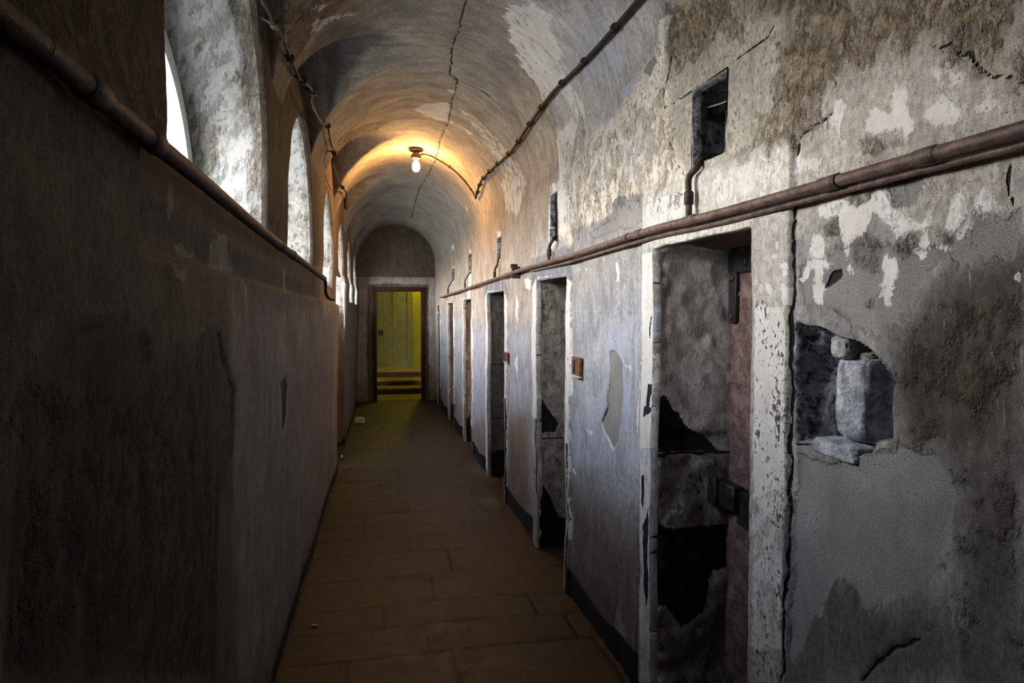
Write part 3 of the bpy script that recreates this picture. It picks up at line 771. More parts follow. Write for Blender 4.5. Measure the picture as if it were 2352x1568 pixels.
ZT = 3.07
def left_cut(s, u):
    z = u
    d = np.full(np.shape(s), 9.0)
    for w in WINS:
        wk_ = WINS.index(w); lo = SILLS[wk_] - SLOPE[wk_] * (s - w[0])
        if w is WINS[3]: d = np.minimum(d, sd_box(s, z, OPEN_S[0], OPEN_S[1], -1, SILL + .1))
        d = np.minimum(d, sd_arch(s, z, w[0], w[1], lo, w[2], w[3]))
    return d + .014 * fbm(s * 9, z * 9, 44, 4)


SL = np.concatenate([np.arange(-2.6, .7, .06), np.arange(.7, 5.0, .011), np.arange(5.0, END + .13, .018)])
UL = np.concatenate([np.arange(-.02, ZS, .012), np.linspace(ZS, ZT, 60)])
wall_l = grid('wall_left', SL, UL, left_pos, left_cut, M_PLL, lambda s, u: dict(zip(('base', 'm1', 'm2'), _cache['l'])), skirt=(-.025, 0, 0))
tag(wall_l, 'dark grimy plaster wall below the arched window openings', 'wall', kind='structure')


# ------------------------------------------------------------------ lofted reveals
def loft(name, A, B, m, disp, layerf, mat, parent, closed=False, flip=False, orient=None):
    """surface between two outlines; disp(i,k)->noise along the outline normal"""
    A = np.array(A, float); B = np.array(B, float); n = len(A)
    T = np.linspace(0, 1, m)
    P = A[None] * (1 - T)[:, None, None] + B[None] * T[:, None, None]
    mid = (A + B) / 2; ln = np.concatenate([[0], np.cumsum(np.linalg.norm(np.diff(mid, axis=0), axis=1))])
    dep = np.linalg.norm(B - A, axis=1).mean() * T
    d2, l2 = np.meshgrid(dep, ln, indexing='ij')
    tan = np.gradient(mid, axis=0); ax = (B - A); nr = np.cross(tan, ax); nr /= np.linalg.norm(nr, axis=1)[:, None] + 1e-9
    if orient is not None and (nr * (mid - np.array(orient))).sum() < 0: nr = -nr
    ds, at = layerf(d2.ravel(), l2.ravel(), P.reshape(-1, 3))
    P = P.reshape(-1, 3) + np.tile(nr, (m, 1)) * (ds * sst(0, .02, d2.ravel()))[:, None]
    idx = np.arange(m * n).reshape(m, n)
    f = np.stack([idx[:-1, :-1], idx[1:, :-1], idx[1:, 1:], idx[:-1, 1:]], -1).reshape(-1, 4)
    if flip: f = f[:, ::-1]
    return mesh_from(name, P, f, mat, parent, True, np.stack([d2.ravel(), l2.ravel()], 1), at)


def lay(b, W=0, C=0, Rb=0, K=0, B=0, VN=0, D=0, SP=0):
    n = len(b); z = np.zeros(n)
    return {'base': np.hstack([b, np.ones((n, 1))]), 'm1': np.stack([z + W, z + C, z + Rb, z + K], 1), 'm2': np.stack([z + B, z + VN, z + D, z + SP], 1)}


def arch_loop(s0, s1, sill, sp, ap, xf, n=44, step=.012, k=None):
    pts = []
    c = (s0 + s1) / 2; r = (s1 - s0) / 2
    k = k or max(2, int((sp - sill) / step))
    for i in range(k): pts.append((s0, sill + (sp - sill) * i / k))
    for i in range(n + 1): a = math.pi - math.pi * i / n; pts.append((c + r * math.cos(a), sp + (ap - sp) * math.sin(a)))
    for i in range(1, k + 1): pts.append((s1, sp + (sill - sp) * i / k))
    return [(xf(s), s, z) for s, z in pts]


DEPTH_W = .34
for wi, w in enumerate(WINS):
    s0, s1, sp, ap, lc = w
    c = (s0 + s1) / 2
    o0, o1 = s0 - .0, s1 + .0
    osp, oap = (1.93, 2.60) if wi == 0 else (sp - .04, ap - .06)
    SL_ = SILLS[wi] - .06; sill = SL_ - .06
    a0, a1 = (OPEN_S if wi == 3 else (s0, s1))
    inn = lambda s: xl(s) - .012
    out = lambda s: xl(s) - DEPTH_W

    def lf(d, l, P, wi=wi):
        z = P[:, 2]; n1 = fbm(d * 12, l * 6, 60 + wi, 4); n2 = fbm(d * 4, l * 4, 70 + wi, 3)
        edge = sst(.12, .045, d + (n2 - .5) * .12) if wi == 0 else sst(.04, .012, d + (n2 - .5) * .03)
        b = np.tile(np.array((.38, .362, .325) if wi == 0 else ((.38, .37, .345) if wi < 3 else (.52, .51, .49))), (len(d), 1)) * (0.86 + .3 * (n2[:, None] - .3))
        grey = np.array((.25, .235, .205)); f = .8 * sst(.46, .62, n1)[:, None]; b = b * (1 - f) + grey * f
        b = b * (1 - edge[:, None]) + np.array((.30, .29, .275)) * edge[:, None]
        if wi == 3:
            lowm = sst(1.57, 1.53, z)[:, None]; b = b * (1 - lowm) + np.array((.20, .14, .10)) * lowm
            Wm = np.where(z < 1.55, .1, .5)
        else: Wm = np.clip(.5 + (fbm(d * 8, l * 4.5, 66 + wi, 5, .6) - .47) * 5, 0, 1) * (1 - edge)
        ds = (fbm(d * 5, l * 5, 80 + wi, 4) - .45) * .02 + edge * (fbm(d * 20, l * 14, 81, 4) - .2) * .035
        ds = np.maximum(ds, -.004)
        return ds, lay(b, W=Wm, Rb=(.30 + .2 * edge if wi == 0 else .24) + (.45 * (z < 1.55) if wi == 3 else 0), SP=.25 + 0 * d)
    if wi == 3:
        # jambs run to the floor
        A = arch_loop(a0, a1, -.02, sp, ap, inn, k=110); B = arch_loop(a0, a1, -.02, sp, ap, out, k=110)
    else:
        A = arch_loop(s0, s1, sill, sp, ap, inn, k=36); B = arch_loop(o0, o1, sill + .05, osp, oap, out, k=36)
    loft('window_reveal', A, B, 30, None, lf, M_PLR, wall_l, orient=(xl(c) - .2, c, 2.1))
    # sill board of stone
    if wi != 3:
        sb = MB(); k = 12
        v = []; f = []
        for i in range(k + 1):
            s = s0 - .02 + (s1 - s0 + .04) * i / k; SL_ = SILLS[wi] - SLOPE[wi] * (s - s0)
            v += [(inn(s) - .02, s, SL_ - .012), (out(s) - .02, s, SL_ + .05), (out(s) - .02, s, SL_ - .12), (inn(s) - .02, s, SL_ - .12)]
        for i in range(k):
            for j in range(3): f.append((4 * i + j, 4 * i + j + 1, 4 * i + 4 + j + 1, 4 * i + 4 + j))
        sb.add(v, f).build('window_sill', M_ROCK2, wall_l)
    # window: arched timber frame, bars and glass
    e = empty('window_%d' % (wi + 1), (out(c), c, SILL), ('arched window with pale green frame at the bright opening over the long pipe', 'narrow arched window second along from the camera', 'arched window just before the hanging bulb',
              'arched window over the recess that reaches the floor', 'arched window beyond the floor-length recess', 'last arched window beside the end wall')[wi], 'window', None, 'structure')
    bot = 1.57 if wi == 3 else SL_ + .05
    fr = MB(); lp = arch_loop(o0 + .03, o1 - .03, bot + .03, osp, oap - .03, lambda s: out(s) + .02, 40, .06)
    fr.tube(lp + [lp[0]], .052, 8)
    fr.tube([(p[0] + .035, c + (p[1] - c) * .93, 2.0 + (p[2] - 2.0) * .9) for p in lp], .024, 6)
    fr.build('window_frame', M_WFR, e)
    br = MB()
    for q in (-.33, 0, .33):
        s = c + q * (o1 - o0); zt = osp + (oap - osp) * math.sqrt(max(0, 1 - (q * 2) ** 2))
        br.box((out(s) + .01, s, (bot + zt) / 2), (.03, .022, zt - bot))
    br.box((out(c) + .01, c, osp), (.03, o1 - o0 - .06, .022))
    br.build('glazing_bar', M_WFR, e)
    gp = arch_loop(o0, o1, bot, osp, oap, lambda s: out(s) - .01, 30, .1)
    MB().add(gp + [(p[0] + .004, p[1], p[2]) for p in gp], [tuple(range(len(gp))), tuple(range(len(gp), 2 * len(gp)))[::-1]]).build('pane', M_GLASS, e, False)
    if wi == 3:
        MB().box((out(c) - .03, c, .78), (.06, a1 - a0 + .1, 1.6)).build('recess_back', M_LEDGE, wall_l)
        for q0, q1 in ((a0 - .05, s0 + .02), (s1 - .02, a1 + .05)):
            MB().box((out(c) - .03, (q0 + q1) / 2, 2.05), (.05, q1 - q0, 1.1)).build('recess_back', M_PL if False else M_ROCK2, wall_l)

# ------------------------------------------------------------------ cell door recesses, doors, vents
DD = .30
for di, d in enumerate(DOORS):
    s0, s1, zt = d[:3]
    front = lambda s: xr(s) - .004
    back = lambda s: xr(s) + DD + .012
    st = .012 if di < 2 else .02
    k = int(zt / st); q = int((s1 - s0) / st)
    lp = [(s0, -.02 + (zt + .02) * i / k) for i in range(k)] + [(s0 + (s1 - s0) * i / q, zt) for i in range(q)] + [(s1, zt - (zt + .02) * i / k) for i in range(k + 1)]
    A = [(front(s), s, z) for s, z in lp]; B = [(back(s), s, z) for s, z in lp]

    def P1(x, y):
        dd = ray(x, y); kk = 2.443 / dd[1]; p = CAM + dd * kk; return (p[0] - xr(2.443), p[2])

    def lf(dp, l, P, di=di, d=d):
        z = P[:, 2]; far = P[:, 1] > d[1] - .01; head = (z > d[2] - .005) & ~far
        n1 = fbm(dp * 9, z * 5, 120 + di, 5); n2 = fbm(dp * 3, z * 3, 130 + di, 3); n3 = fbm(dp * 30, z * 22, 140 + di, 4)
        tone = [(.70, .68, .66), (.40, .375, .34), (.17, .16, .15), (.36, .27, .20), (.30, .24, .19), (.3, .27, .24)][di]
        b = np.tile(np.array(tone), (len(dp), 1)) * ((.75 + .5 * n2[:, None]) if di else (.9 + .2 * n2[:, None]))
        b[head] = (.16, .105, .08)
        K = np.zeros(len(dp)); D = np.zeros(len(dp)); W = np.zeros(len(dp)); Rm = (.12 if di == 0 else .3) + 0 * dp; SPm = .25 + 0 * dp; cem = 0 * dp
        ds = (n1 - .5) * .035 + (n3 - .5) * .010
        if di == 0:
            pk = lambda pp: [P1(*p) for p in pp]
            K = np.maximum(K, soft(sd_poly(dp, z, pk([(1500, 930), (1525, 905), (1560, 950), (1585, 985), (1620, 1000), (1650, 1036), (1500, 1038)]), .1), .02) * far)
            K = np.maximum(K, soft(sd_poly(dp, z, pk([(1500, 1205), (1560, 1215), (1670, 1200), (1672, 1300), (1640, 1310), (1620, 1400), (1570, 1440), (1530, 1390), (1500, 1400)]), .1), .02) * far)
            K = np.maximum(K, .36 * soft(sd_poly(dp, z, pk([(1500, 1045), (1680, 1045), (1680, 1215), (1500, 1215)]), .1), .02) * far)
            D = np.maximum(D, (1 - sst(.005, .012, np.abs(z - P1(1590, 1040)[1] + .004 * np.sin(dp * 40)))) * far)
            D = np.maximum(D, (1 - sst(.008, .02, np.abs(z - P1(1590, 1212)[1]))) * far * .8)
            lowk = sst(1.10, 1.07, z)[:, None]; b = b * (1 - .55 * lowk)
            W = np.where(far, .44 * sst(1.1, 1.3, z), 0); Rm = np.where(z < 1.085, .36, .22)
            ds += np.where(far, sst(1.09, 1.075, z) * (fbm(dp * 14, z * 12, 150, 4) - .5) * .05, 0)
        elif di == 1:
            K = np.maximum(K, soft(sd_poly(dp, z, [(-.05, 1.02), (.03, .98), (.14, .82), (.12, .76), (-.05, .75)], .1), .02) * far * .8)
            K = np.maximum(K, soft(sd_poly(dp, z, [(-.05, .45), (.05, .40), (.14, .2), (.4, .1), (.4, -.1), (.05, -.1), (-.05, .1)], .1), .02) * far)
            D = np.maximum(D, (1 - sst(.004, .012, np.abs(z - .72))) * far)
            SPm = .25 + .6 * sst(1.3, 1.6, z)
        else:
            K = np.maximum(K, soft(sd_poly(dp, z, [(-.05, .18), (.1, .25 + .1 * (di % 2)), (.4, .15), (.4, -.1), (-.05, -.1)], .1), .03) * far)
            for jz in (.55, 1.05): D = np.maximum(D, (1 - sst(.004, .014, np.abs(z - jz))) * far * .8)
            SPm = .5 + 0 * dp
            if di == 2: Rm = .5 + 0 * dp
        return np.maximum(ds, -.03), lay(b, W=W, K=K, D=D, Rb=np.where(head, .2, Rm), SP=SPm)
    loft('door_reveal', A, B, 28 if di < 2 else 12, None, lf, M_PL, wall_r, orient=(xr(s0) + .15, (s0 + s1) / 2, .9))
    # the door leaf of riveted iron
    xd = xr((s0 + s1) / 2) + DD; cs = (s0 + s1) / 2; w_ = s1 - s0
    lab = ['flaking red-brown iron cell door set deep in the large doorway', 'cell door in the second doorway with rust-spotted jamb', 'cell door in the third doorway with dark stone jamb',
           'cell door in the fourth doorway past the bulb', 'cell door in the fifth doorway', 'cell door in the last doorway by the end wall'][di]
    m = MB().box((xd + .03, cs, zt / 2 - .005), (.05, w_ + .06, zt + .05), bev=.004)
    if di == 0:
        rnd = random.Random(3)
        for zz in np.arange(.12, zt - .15, .115):
            for ss in np.arange(s0 + .06, s1 - .03, .095):
                m.dome((xd + .006, ss + rnd.uniform(-.006, .006), zz), .011, (-1, 0, 0))
    dr = m.build('door_%d' % (di + 1), M_DOOR); tag(dr, lab, 'door', kind='structure')
    if di == 0:
        fr = MB()
        fr.box((xd - .003, cs, zt - .062), (.016, w_ - .02, .075), bev=.003)
        fr.box((xd - .004, s1 - .045, zt - .19), (.018, .055, .20), bev=.003)
        for ss, zz in ((s1 - .14, zt - .065), (s1 - .045, zt - .265), (s1 - .32, zt - .065), (s1 - .045, zt - .12)): fr.dome((xd - .012, ss, zz), .017, (-1, 0, 0))
        fr.build('hinge_strap', M_IRON, dr)
        z1 = .855
        bl = MB().box((xd - .035, s1 - .06, z1), (.05, .20, .095), bev=.006)
        bl.box((xd - .02, s1 - .27, z1 - .03), (.03, .26, .13), bev=.005)
        bl.box((xd - .068, s1 - .02, z1 + .002), (.02, .07, .11), bev=.004)
        bl.build('bolt', M_IRON, dr)
        bl = MB()
        for zz in (.35, 1.3): bl.box((xd + .002, cs, zz), (.012, w_ - .02, .05), bev=.003)
        bl.build('strap', M_DOOR, dr)
    elif di < 3:
        fr = MB()
        for zz in (.35, 1.3): fr.box((xd + .0, cs, zz), (.014, w_ - .02, .055), bev=.003)
        fr.build('hinge_strap', M_IRON, dr)
    # head stone underside and back jamb are part of the reveal

for ni, n in enumerate(NICHES):
    s0, s1, z0, z1 = n; dn = .26
    lp = []
    for a, b in (((s0, z0), (s0, z1)), ((s0, z1), (s1, z1)), ((s1, z1), (s1, z0)), ((s1, z0), (s0, z0))):
        kk = max(3, int(math.hypot(b[0] - a[0], b[1] - a[1]) / .012))
        lp += [(a[0] + (b[0] - a[0]) * i / kk, a[1] + (b[1] - a[1]) * i / kk) for i in range(kk)]
    lp.append(lp[0])
    c = ((s0 + s1) / 2, (z0 + z1) / 2)
    A = [(xr(s) - .004, s, z) for s, z in lp]; B = [(xr(s) + dn, c[0] + (s - c[0]) * .9, c[1] + (z - c[1]) * .9) for s, z in lp]

    def lf(dp, l, P, ni=ni):
        n2 = fbm(dp * 14, l * 10, 160 + ni, 4)
        b = np.tile(np.array((.13, .12, .11)), (len(dp), 1)) * (.5 + n2[:, None])
        return (n2 - .5) * .03, lay(b, W=.2, Rb=.5, VN=np.where(dp > .015, .9, .3) if ni == 0 else .35 + 0 * dp, SP=.4 + 0 * dp)
    loft('vent_reveal', A, B, 16, None, lf, M_PL, wall_r, orient=(xr(c[0]) + .1, *c))
    MB().box((xr(c[0]) + dn + .01, c[0], c[1]), (.04, s1 - s0 + .05, z1 - z0 + .05)).build('vent_back', M_GAS, wall_r)
    if ni in (0, 1):      # cobweb line across the vent, drawn as a thin tube
        MB().tube(smooth_path([(xr(s0) + .05, s0 - .01, z1 - .055), (xr(s0) + .06, c[0], z1 - .062), (xr(s0) + .05, s1 + .01, z1 - .05)]), .0022, 6).build('cobweb_thread', M_DEBRIS, wall_r)

# ------------------------------------------------------------------ floor
rowpx = [1620, 1499, 1435, 1385, 1321, 1268, 1231, 1200, 1174, 1145, 1121, 1099, 1069, 1052, 1027, 1005, 985, 966, 949, 935]
rows = [-2.6, -1.8, -1.0, -.3, .3, .9, 1.4, 1.9] + [float(G(960, y)[1]) for y in rowpx] + [END - .35, END + .4]
rows = sorted(rows); rnd = random.Random(11)
known = {1321: [1045], 1385: [1000], 1268: [945, 1240], 1231: [835, 1080], 1145: [918, 1090], 1121: [870, 1160], 1099: [915], 1069: [870, 1000], 1052: [900], 1027: [890], 1005: [860, 950]}
jts = []
for r0, r1 in zip(rows[:-1], rows[1:]):
    ks = [k for k in known if abs(G(960, k)[1] - r0) < .02]
    if ks: j = [float(G(x, ks[0])[0]) for x in known[ks[0]]]
    else:
        j = []; x = -.5 + rnd.uniform(.2, .8)
        while x < 1.0: j.append(x); x += rnd.uniform(.45, .95)
    jts.append(j)
SF = np.concatenate([np.arange(-2.6, 2.3, .06), np.arange(2.3, 6.0, .011), np.arange(6.0, END + .15, .016)])
XF = np.concatenate([np.arange(-.90, -.50, .05), np.arange(-.50, 1.06, .011), np.arange(1.07, 1.50, .03)])


def floor_eval(s, x):
    wob = (fbm(x * 3, s * 3, 201, 3) - .5) * .03
    sw = s + wob + .02 * np.sin(x * 3 + np.floor(s))
    xw = x + (fbm(x * 4, s * 4, 202, 3) - .5) * .03
    r = np.array(rows); ri = np.clip(np.searchsorted(r, sw) - 1, 0, len(rows) - 2)
    dj = np.minimum(sw - r[ri], r[ri + 1] - sw); slab = np.zeros(len(s), int)
    for i, j in enumerate(jts):
        m = ri == i
        if not m.any(): continue
        xs = xw[m]; k = np.zeros(len(xs), int); dm = np.full(len(xs), 1.0)
        for q in j: k += xs > q; dm = np.minimum(dm, np.abs(xs - q))
        slab[m] = i * 17 + k; dj[m] = np.minimum(dj[m], dm)
    return dj, slab


def floor_pos(s, x):
    dj, sl = floor_eval(s, x)
    h1 = _h(sl, sl * 3 + 1, 7); h2 = _h(sl, sl * 5 + 2, 9); h3 = _h(sl, sl + 4, 13)
    z = (h1 - .5) * .004 + (h2 - .5) * .004 * (x - .3) + (fbm(x * 6, s * 6, 204, 4) - .5) * .006
    z = z - .0035 * (1 - sst(.001, .012, dj)) - .003
    tone = np.stack([.045 + .017 * (h3 - .5), .028 + .010 * (h3 - .5), .0122 + .005 * (h3 - .5)], 1)
    joint = 1 - sst(.004, .017, dj)
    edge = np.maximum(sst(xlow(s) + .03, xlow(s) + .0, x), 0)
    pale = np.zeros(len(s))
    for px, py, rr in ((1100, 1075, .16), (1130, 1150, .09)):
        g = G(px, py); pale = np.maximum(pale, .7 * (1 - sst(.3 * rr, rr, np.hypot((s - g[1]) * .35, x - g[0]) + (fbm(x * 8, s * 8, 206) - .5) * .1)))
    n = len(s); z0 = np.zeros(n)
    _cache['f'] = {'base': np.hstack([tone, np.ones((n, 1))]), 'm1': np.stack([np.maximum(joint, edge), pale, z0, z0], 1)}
    return np.stack([x, s, z], 1)


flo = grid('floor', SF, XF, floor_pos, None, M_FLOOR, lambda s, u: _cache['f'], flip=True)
tag(flo, 'worn brown flagstone floor laid in courses across the corridor', 'floor', kind='structure')

# ------------------------------------------------------------------ end wall with doorway, room beyond
DX0, DX1, DZ = -.067, .700, 1.905
EBASE = [([(-2, 2.15), (2, 2.15), (2, 3.2), (-2, 3.2)], (.145, .125, .112), .01), ([(-2, -.1), (2, -.1), (2, .35), (-2, .35)], (.22, .19, .17), .2)]
ERUB = [([(DX0 - .16, -.1), (DX0 - .17, 1.0), (DX0 - .13, 2.01), (DX0 - .10, 2.0), (.1, 2.03), (.35, 2.01), (DX1 + .12, 2.015), (DX1 + .12, 1.3), (DX1 + .13, -.1)], .9, .02)]


def end_pos(x, z):
    bz = [(p, c, w) for p, c, w in EBASE]
    b, m1, m2 = paint(x, z, (.36, .335, .315), bz, [], [], ERUB, [], [], np.zeros(len(x)), [], [([(-.4, 2.2), (1, 2.2), (1, 3), (-.4, 3)], .2, .1)], [])
    f = m1[:, 2:3]; b[:, :3] = b[:, :3] * (1 - f) + np.array((.13, .10, .085)) * f
    _cache['e'] = {'base': b, 'm1': m1, 'm2': m2}
    y = END + .035 * sst(2.143, 2.155, z) + (fbm(x * 5, z * 5, 300, 4) - .5) * .02 + m1[:, 2] * .012
    return np.stack([x, y, z], 1)


we = grid('wall_end', np.arange(-.75, 1.35, .014), np.arange(-.02, 3.15, .014), end_pos, lambda x, z: sd_box(x, z, DX0 - .03, DX1 + .03, -1, DZ + .03), M_PL, lambda s, u: _cache['e'], skirt=(0, .05, 0))
tag(we, 'end wall of the corridor with a paler band around the doorway', 'wall', kind='structure')
fm = MB()
fm.box((DX0 - .030, END + .04, DZ / 2 + .02), (.06, .14, DZ + .06), bev=.006); fm.box((DX1 + .030, END + .04, DZ / 2 + .02), (.06, .14, DZ + .06), bev=.006)
fm.box(((DX0 + DX1) / 2, END + .038, DZ + .030), (DX1 - DX0 + .128, .152, .066), bev=.006)
tag(fm.build('trim_1', M_FRAME), 'dark red timber frame around the doorway at the corridor end', 'door frame', kind='structure')
MB().box((.3, -2.62, 1.5), (2.6, .05, 3.4)).build('wall_back', M_LEDGE); tag(bpy.data.objects['wall_back'], 'blank wall closing the corridor behind the viewer', 'wall', kind='structure')
# lintel/walls through the wall thickness, then the stair lobby
T0, T1 = END + .10, END + .42
lob = MB()
lob.box((DX0 - .26, (T0 + T1) / 2, 1.3), (.5, T1 - T0, 2.7)); lob.box((DX1 + .26, (T0 + T1) / 2, 1.3), (.5, T1 - T0, 2.7)); lob.box(((DX0 + DX1) / 2, (T0 + T1) / 2, DZ + .35), (DX1 - DX0 + .1, T1 - T0, .7))
tag(lob.build('wall_lobby_front', M_YWALL), 'yellow lit inner face of the doorway passage', 'wall', kind='structure')
YB = 15.0
ys = [float(G(917, 900)[1]), 0, 0, 0]
z_st = [.10, .20, .325]
ys[0] = 13.05; ys[1] = 13.55; ys[2] = 14.2
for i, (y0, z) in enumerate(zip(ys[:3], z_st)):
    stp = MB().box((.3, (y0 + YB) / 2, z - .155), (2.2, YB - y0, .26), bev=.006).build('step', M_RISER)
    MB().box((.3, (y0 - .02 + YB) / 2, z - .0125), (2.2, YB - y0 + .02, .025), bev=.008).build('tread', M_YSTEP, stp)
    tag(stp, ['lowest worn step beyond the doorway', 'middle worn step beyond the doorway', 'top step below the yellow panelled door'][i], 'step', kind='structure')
MB().box((.3, 13.4, -.03), (2.4, 3.4, .04)).build('floor_lobby', M_YSTEP); tag(bpy.data.objects['floor_lobby'], 'lobby floor just inside the lit doorway', 'floor', kind='structure')
wb = MB(); bd = (-.02, .585)     # back wall with the door opening left in it
wb.box((-.62, YB + .05, 1.4), (1.2 - .0, .1, 3.0)); wb.box((1.10, YB + .05, 1.4), (1.03, .1, 3.0)); wb.box((.28, YB + .05, 2.62), (.63, .1, .6)); wb.box((.28, YB + .09, 1.3), (.80, .06, 2.9))
MB().box((.315, YB - .06, z_st[2] + .016), (.75, .14, .030), bev=.006).build('threshold_board', M_YSTEP)
tag(bpy.data.objects['threshold_board'], 'worn timber threshold at the foot of the yellow door', 'threshold', kind='structure')
tag(wb.build('wall_lobby_end', M_YWALL), 'bright yellow wall behind the steps', 'wall', kind='structure')
tag(MB().box((-.82, 13.6, 1.4), (.1, 2.9, 3.0)).build('wall_lobby_left', M_YWALL), 'yellow side wall of the lobby, hinge side', 'wall', kind='structure')
tag(MB().box((1.42, 13.6, 1.4), (.1, 2.9, 3.0)).build('wall_lobby_right', M_YWALL), 'yellow side wall of the lobby, open side', 'wall', kind='structure')
tag(MB().box((.3, 13.6, 2.92), (2.4, 2.9, .1)).build('ceiling_lobby', M_YWALL), 'lobby ceiling over the steps', 'ceiling', kind='structure')

# the yellow four-panel door up the steps
p0 = ray(868, 760); p1 = ray(948, 760); dx0 = p0[0] / p0[1] * YB; dx1 = p1[0] / p1[1] * YB
dz0 = z_st[2] + .034; dz1 = 2.33; dw = dx1 - dx0; dc = (dx0 + dx1) / 2
pd = MB(); st = .10 * dw / .76 + .02
pd.box((dc, YB - .005, (dz0 + dz1) / 2), (dw, .03, dz1 - dz0))
yf = YB - .030
pd.box((dx0 + st / 2, yf, (dz0 + dz1) / 2), (st, .024, dz1 - dz0), bev=.003); pd.box((dx1 - st / 2, yf, (dz0 + dz1) / 2), (st, .024, dz1 - dz0), bev=.003); pd.box((dc, yf, (dz0 + dz1) / 2), (st * .95, .0236, dz1 - dz0), bev=.003)
zl = 1.02
for z0, z1 in ((dz0, dz0 + .17), (zl - .01, zl + .16), (dz1 - .12, dz1)): pd.box((dc, yf + .001, (z0 + z1) / 2), (dw - .002, .022, z1 - z0), bev=.003)
ydoor = pd.build('door_7', M_YDOOR); tag(ydoor, 'closed olive-yellow four-panel door at the top of the steps', 'door', kind='structure')
MB().box((dx0 + .055, YB - .065, zl + .075), (.11, .05, .11), bev=.005).build('lock_box', M_IRON, ydoor)
lkb = [c for c in ydoor.children if c.name.startswith('lock_box')][0]
kn = MB().lathe([(0, -.0), (.018, 0), (.022, .012), (.012, .024), (0, .026)], (0, 0, 0), 14).build('door_knob', M_GAS, lkb)
kn.matrix_parent_inverse = Matrix.Identity(4); kn.rotation_euler = (math.radians(90), 0, 0); kn.location = (dx0 + .085, YB - .09, zl + .085)

# ------------------------------------------------------------------ pipes
def rp(x, y, inset): s, z = R(x, y, inset); return (xr(s) - inset, s, z)
def lpnt(x, y, inset): s, z = L(x, y, inset); return (xl(s) + inset, s, z)


IN = .045
pts = [rp(*p, IN) for p in [(2352, 296), (2100, 366), (1820, 444), (1640, 493), (1480, 533), (1310, 588), (1200, 619), (1130, 643), (1060, 667), (1012, 683)]]
d0 = np.array(pts[0]) - np.array(pts[1]); pts = [tuple(np.array(pts[0]) + d0 * 2.2)] + pts
root = empty('iron_pipe', pts[2], 'long rusty brown iron pipe running above the cell doorways', 'pipe')
MB().tube(smooth_path(pts, 10), .0138, 14, jit=.05).build('pipe_run', M_RUST, root)
for px in ((1582, 514), (2130, 357), (1905, 420), (1466, 537)):
    a = np.array(rp(px[0], px[1] - (0 if px[0] != 1582 else 2), IN)); t_ = np.array([-.0088, 1, -.01]); L_ = .045 if px[0] == 1582 else .028
    # snap onto the run
    best = min(smooth_path(pts, 30), key=lambda q: (q[1] - a[1]) ** 2)
    MB().tube([tuple(np.array(best) + t_ * k) for k in (-L_, -L_ * .8, L_ * .8, L_)], [.0148, .0165, .0165, .0148], 16).build('coupling', M_RUST, root)
best = min(smooth_path(pts, 30), key=lambda q: (q[1] - R(1193, 622)[0]) ** 2)
b_ = np.array(best)
MB().box((b_[0] + .02, b_[1], b_[2]), (.07, .03, .085), bev=.006).box((b_[0] + .035, b_[1], b_[2]), (.02, .09, .03), bev=.004).box((b_[0] - .0, b_[1] - .02, b_[2] + .045), (.05, .012, .03)).build('bracket', M_GAS, root)
brk = [c for c in root.children if c.name.startswith('bracket')][0]
for k in (-.03, .03): MB().dome((b_[0] + .024, b_[1] + k, b_[2]), .009, (-1, 0, 0)).build('bolt_head', M_RUST).parent = brk
for sx in (1.35, 2.62, 7.0, 9.0):
    q = min(smooth_path(pts, 30), key=lambda q: (q[1] - sx) ** 2)
    MB().box((q[0] + .026, q[1], q[2]), (.05, .022, .022)).tube([(q[0], q[1] - .010, q[2]), (q[0], q[1] + .010, q[2])], .0165, 14).build('bracket', M_GAS, root)
pts2 = [rp(*p, .024) for p in [(2352, 332), (2100, 396), (1820, 468), (1640, 515), (1480, 551), (1310, 601), (1230, 620)]]
d0 = np.array(pts2[0]) - np.array(pts2[1]); pts2 = [tuple(np.array(pts2[0]) + d0 * 2.2)] + pts2
e = np.array(pts2[-1]); pts2 += [tuple(e + np.array([.004, .12, .004])), tuple(e + np.array([.05, .2, .008]))]
tag(MB().tube(smooth_path(pts2, 10), .0080, 10, jit=.05).build('thin_pipe', M_RUST), 'thinner brown pipe fixed directly under the long rusty pipe', 'pipe')

ptl = [lpnt(*p, .05) for p in [(0, 30), (100, 112), (200, 198), (340, 316), (450, 405), (620, 546), (700, 606), (745, 640)]]
d0 = np.array(ptl[0]) - np.array(ptl[1]); ptl = [tuple(np.array(ptl[0]) + d0 * 8)] + ptl
root = empty('iron_pipe.001', ptl[4], 'dark brown pipe running along the window sills', 'pipe')
MB().tube(smooth_path(ptl, 10), .0168, 14, jit=.05).build('pipe_run', M_DARKRUST, root)
for px in ((352, 326), (645, 566), (672, 586), (215, 210)):
    best = np.array(min(smooth_path(ptl, 30), key=lambda q: (q[1] - L(px[0], px[1], .05)[0]) ** 2)); t_ = np.array([0.0056, 1, -.02])
    MB().tube([tuple(best + t_ * k) for k in (-.03, -.024, .024, .03)], [.0180, .0205, .0205, .0180], 16).build('coupling', M_DARKRUST, root)
e = np.array(ptl[-1])
hk = [e + np.array(q) for q in ((0, 0, 0), (.004, .05, -.02), (.006, .03, -.075), (.012, .02, -.11), (.03, .05, -.135), (.055, .09, -.14))]
MB().tube(smooth_path([tuple(p) for p in hk], 8), .011, 10).build('hook', M_IRON, root)

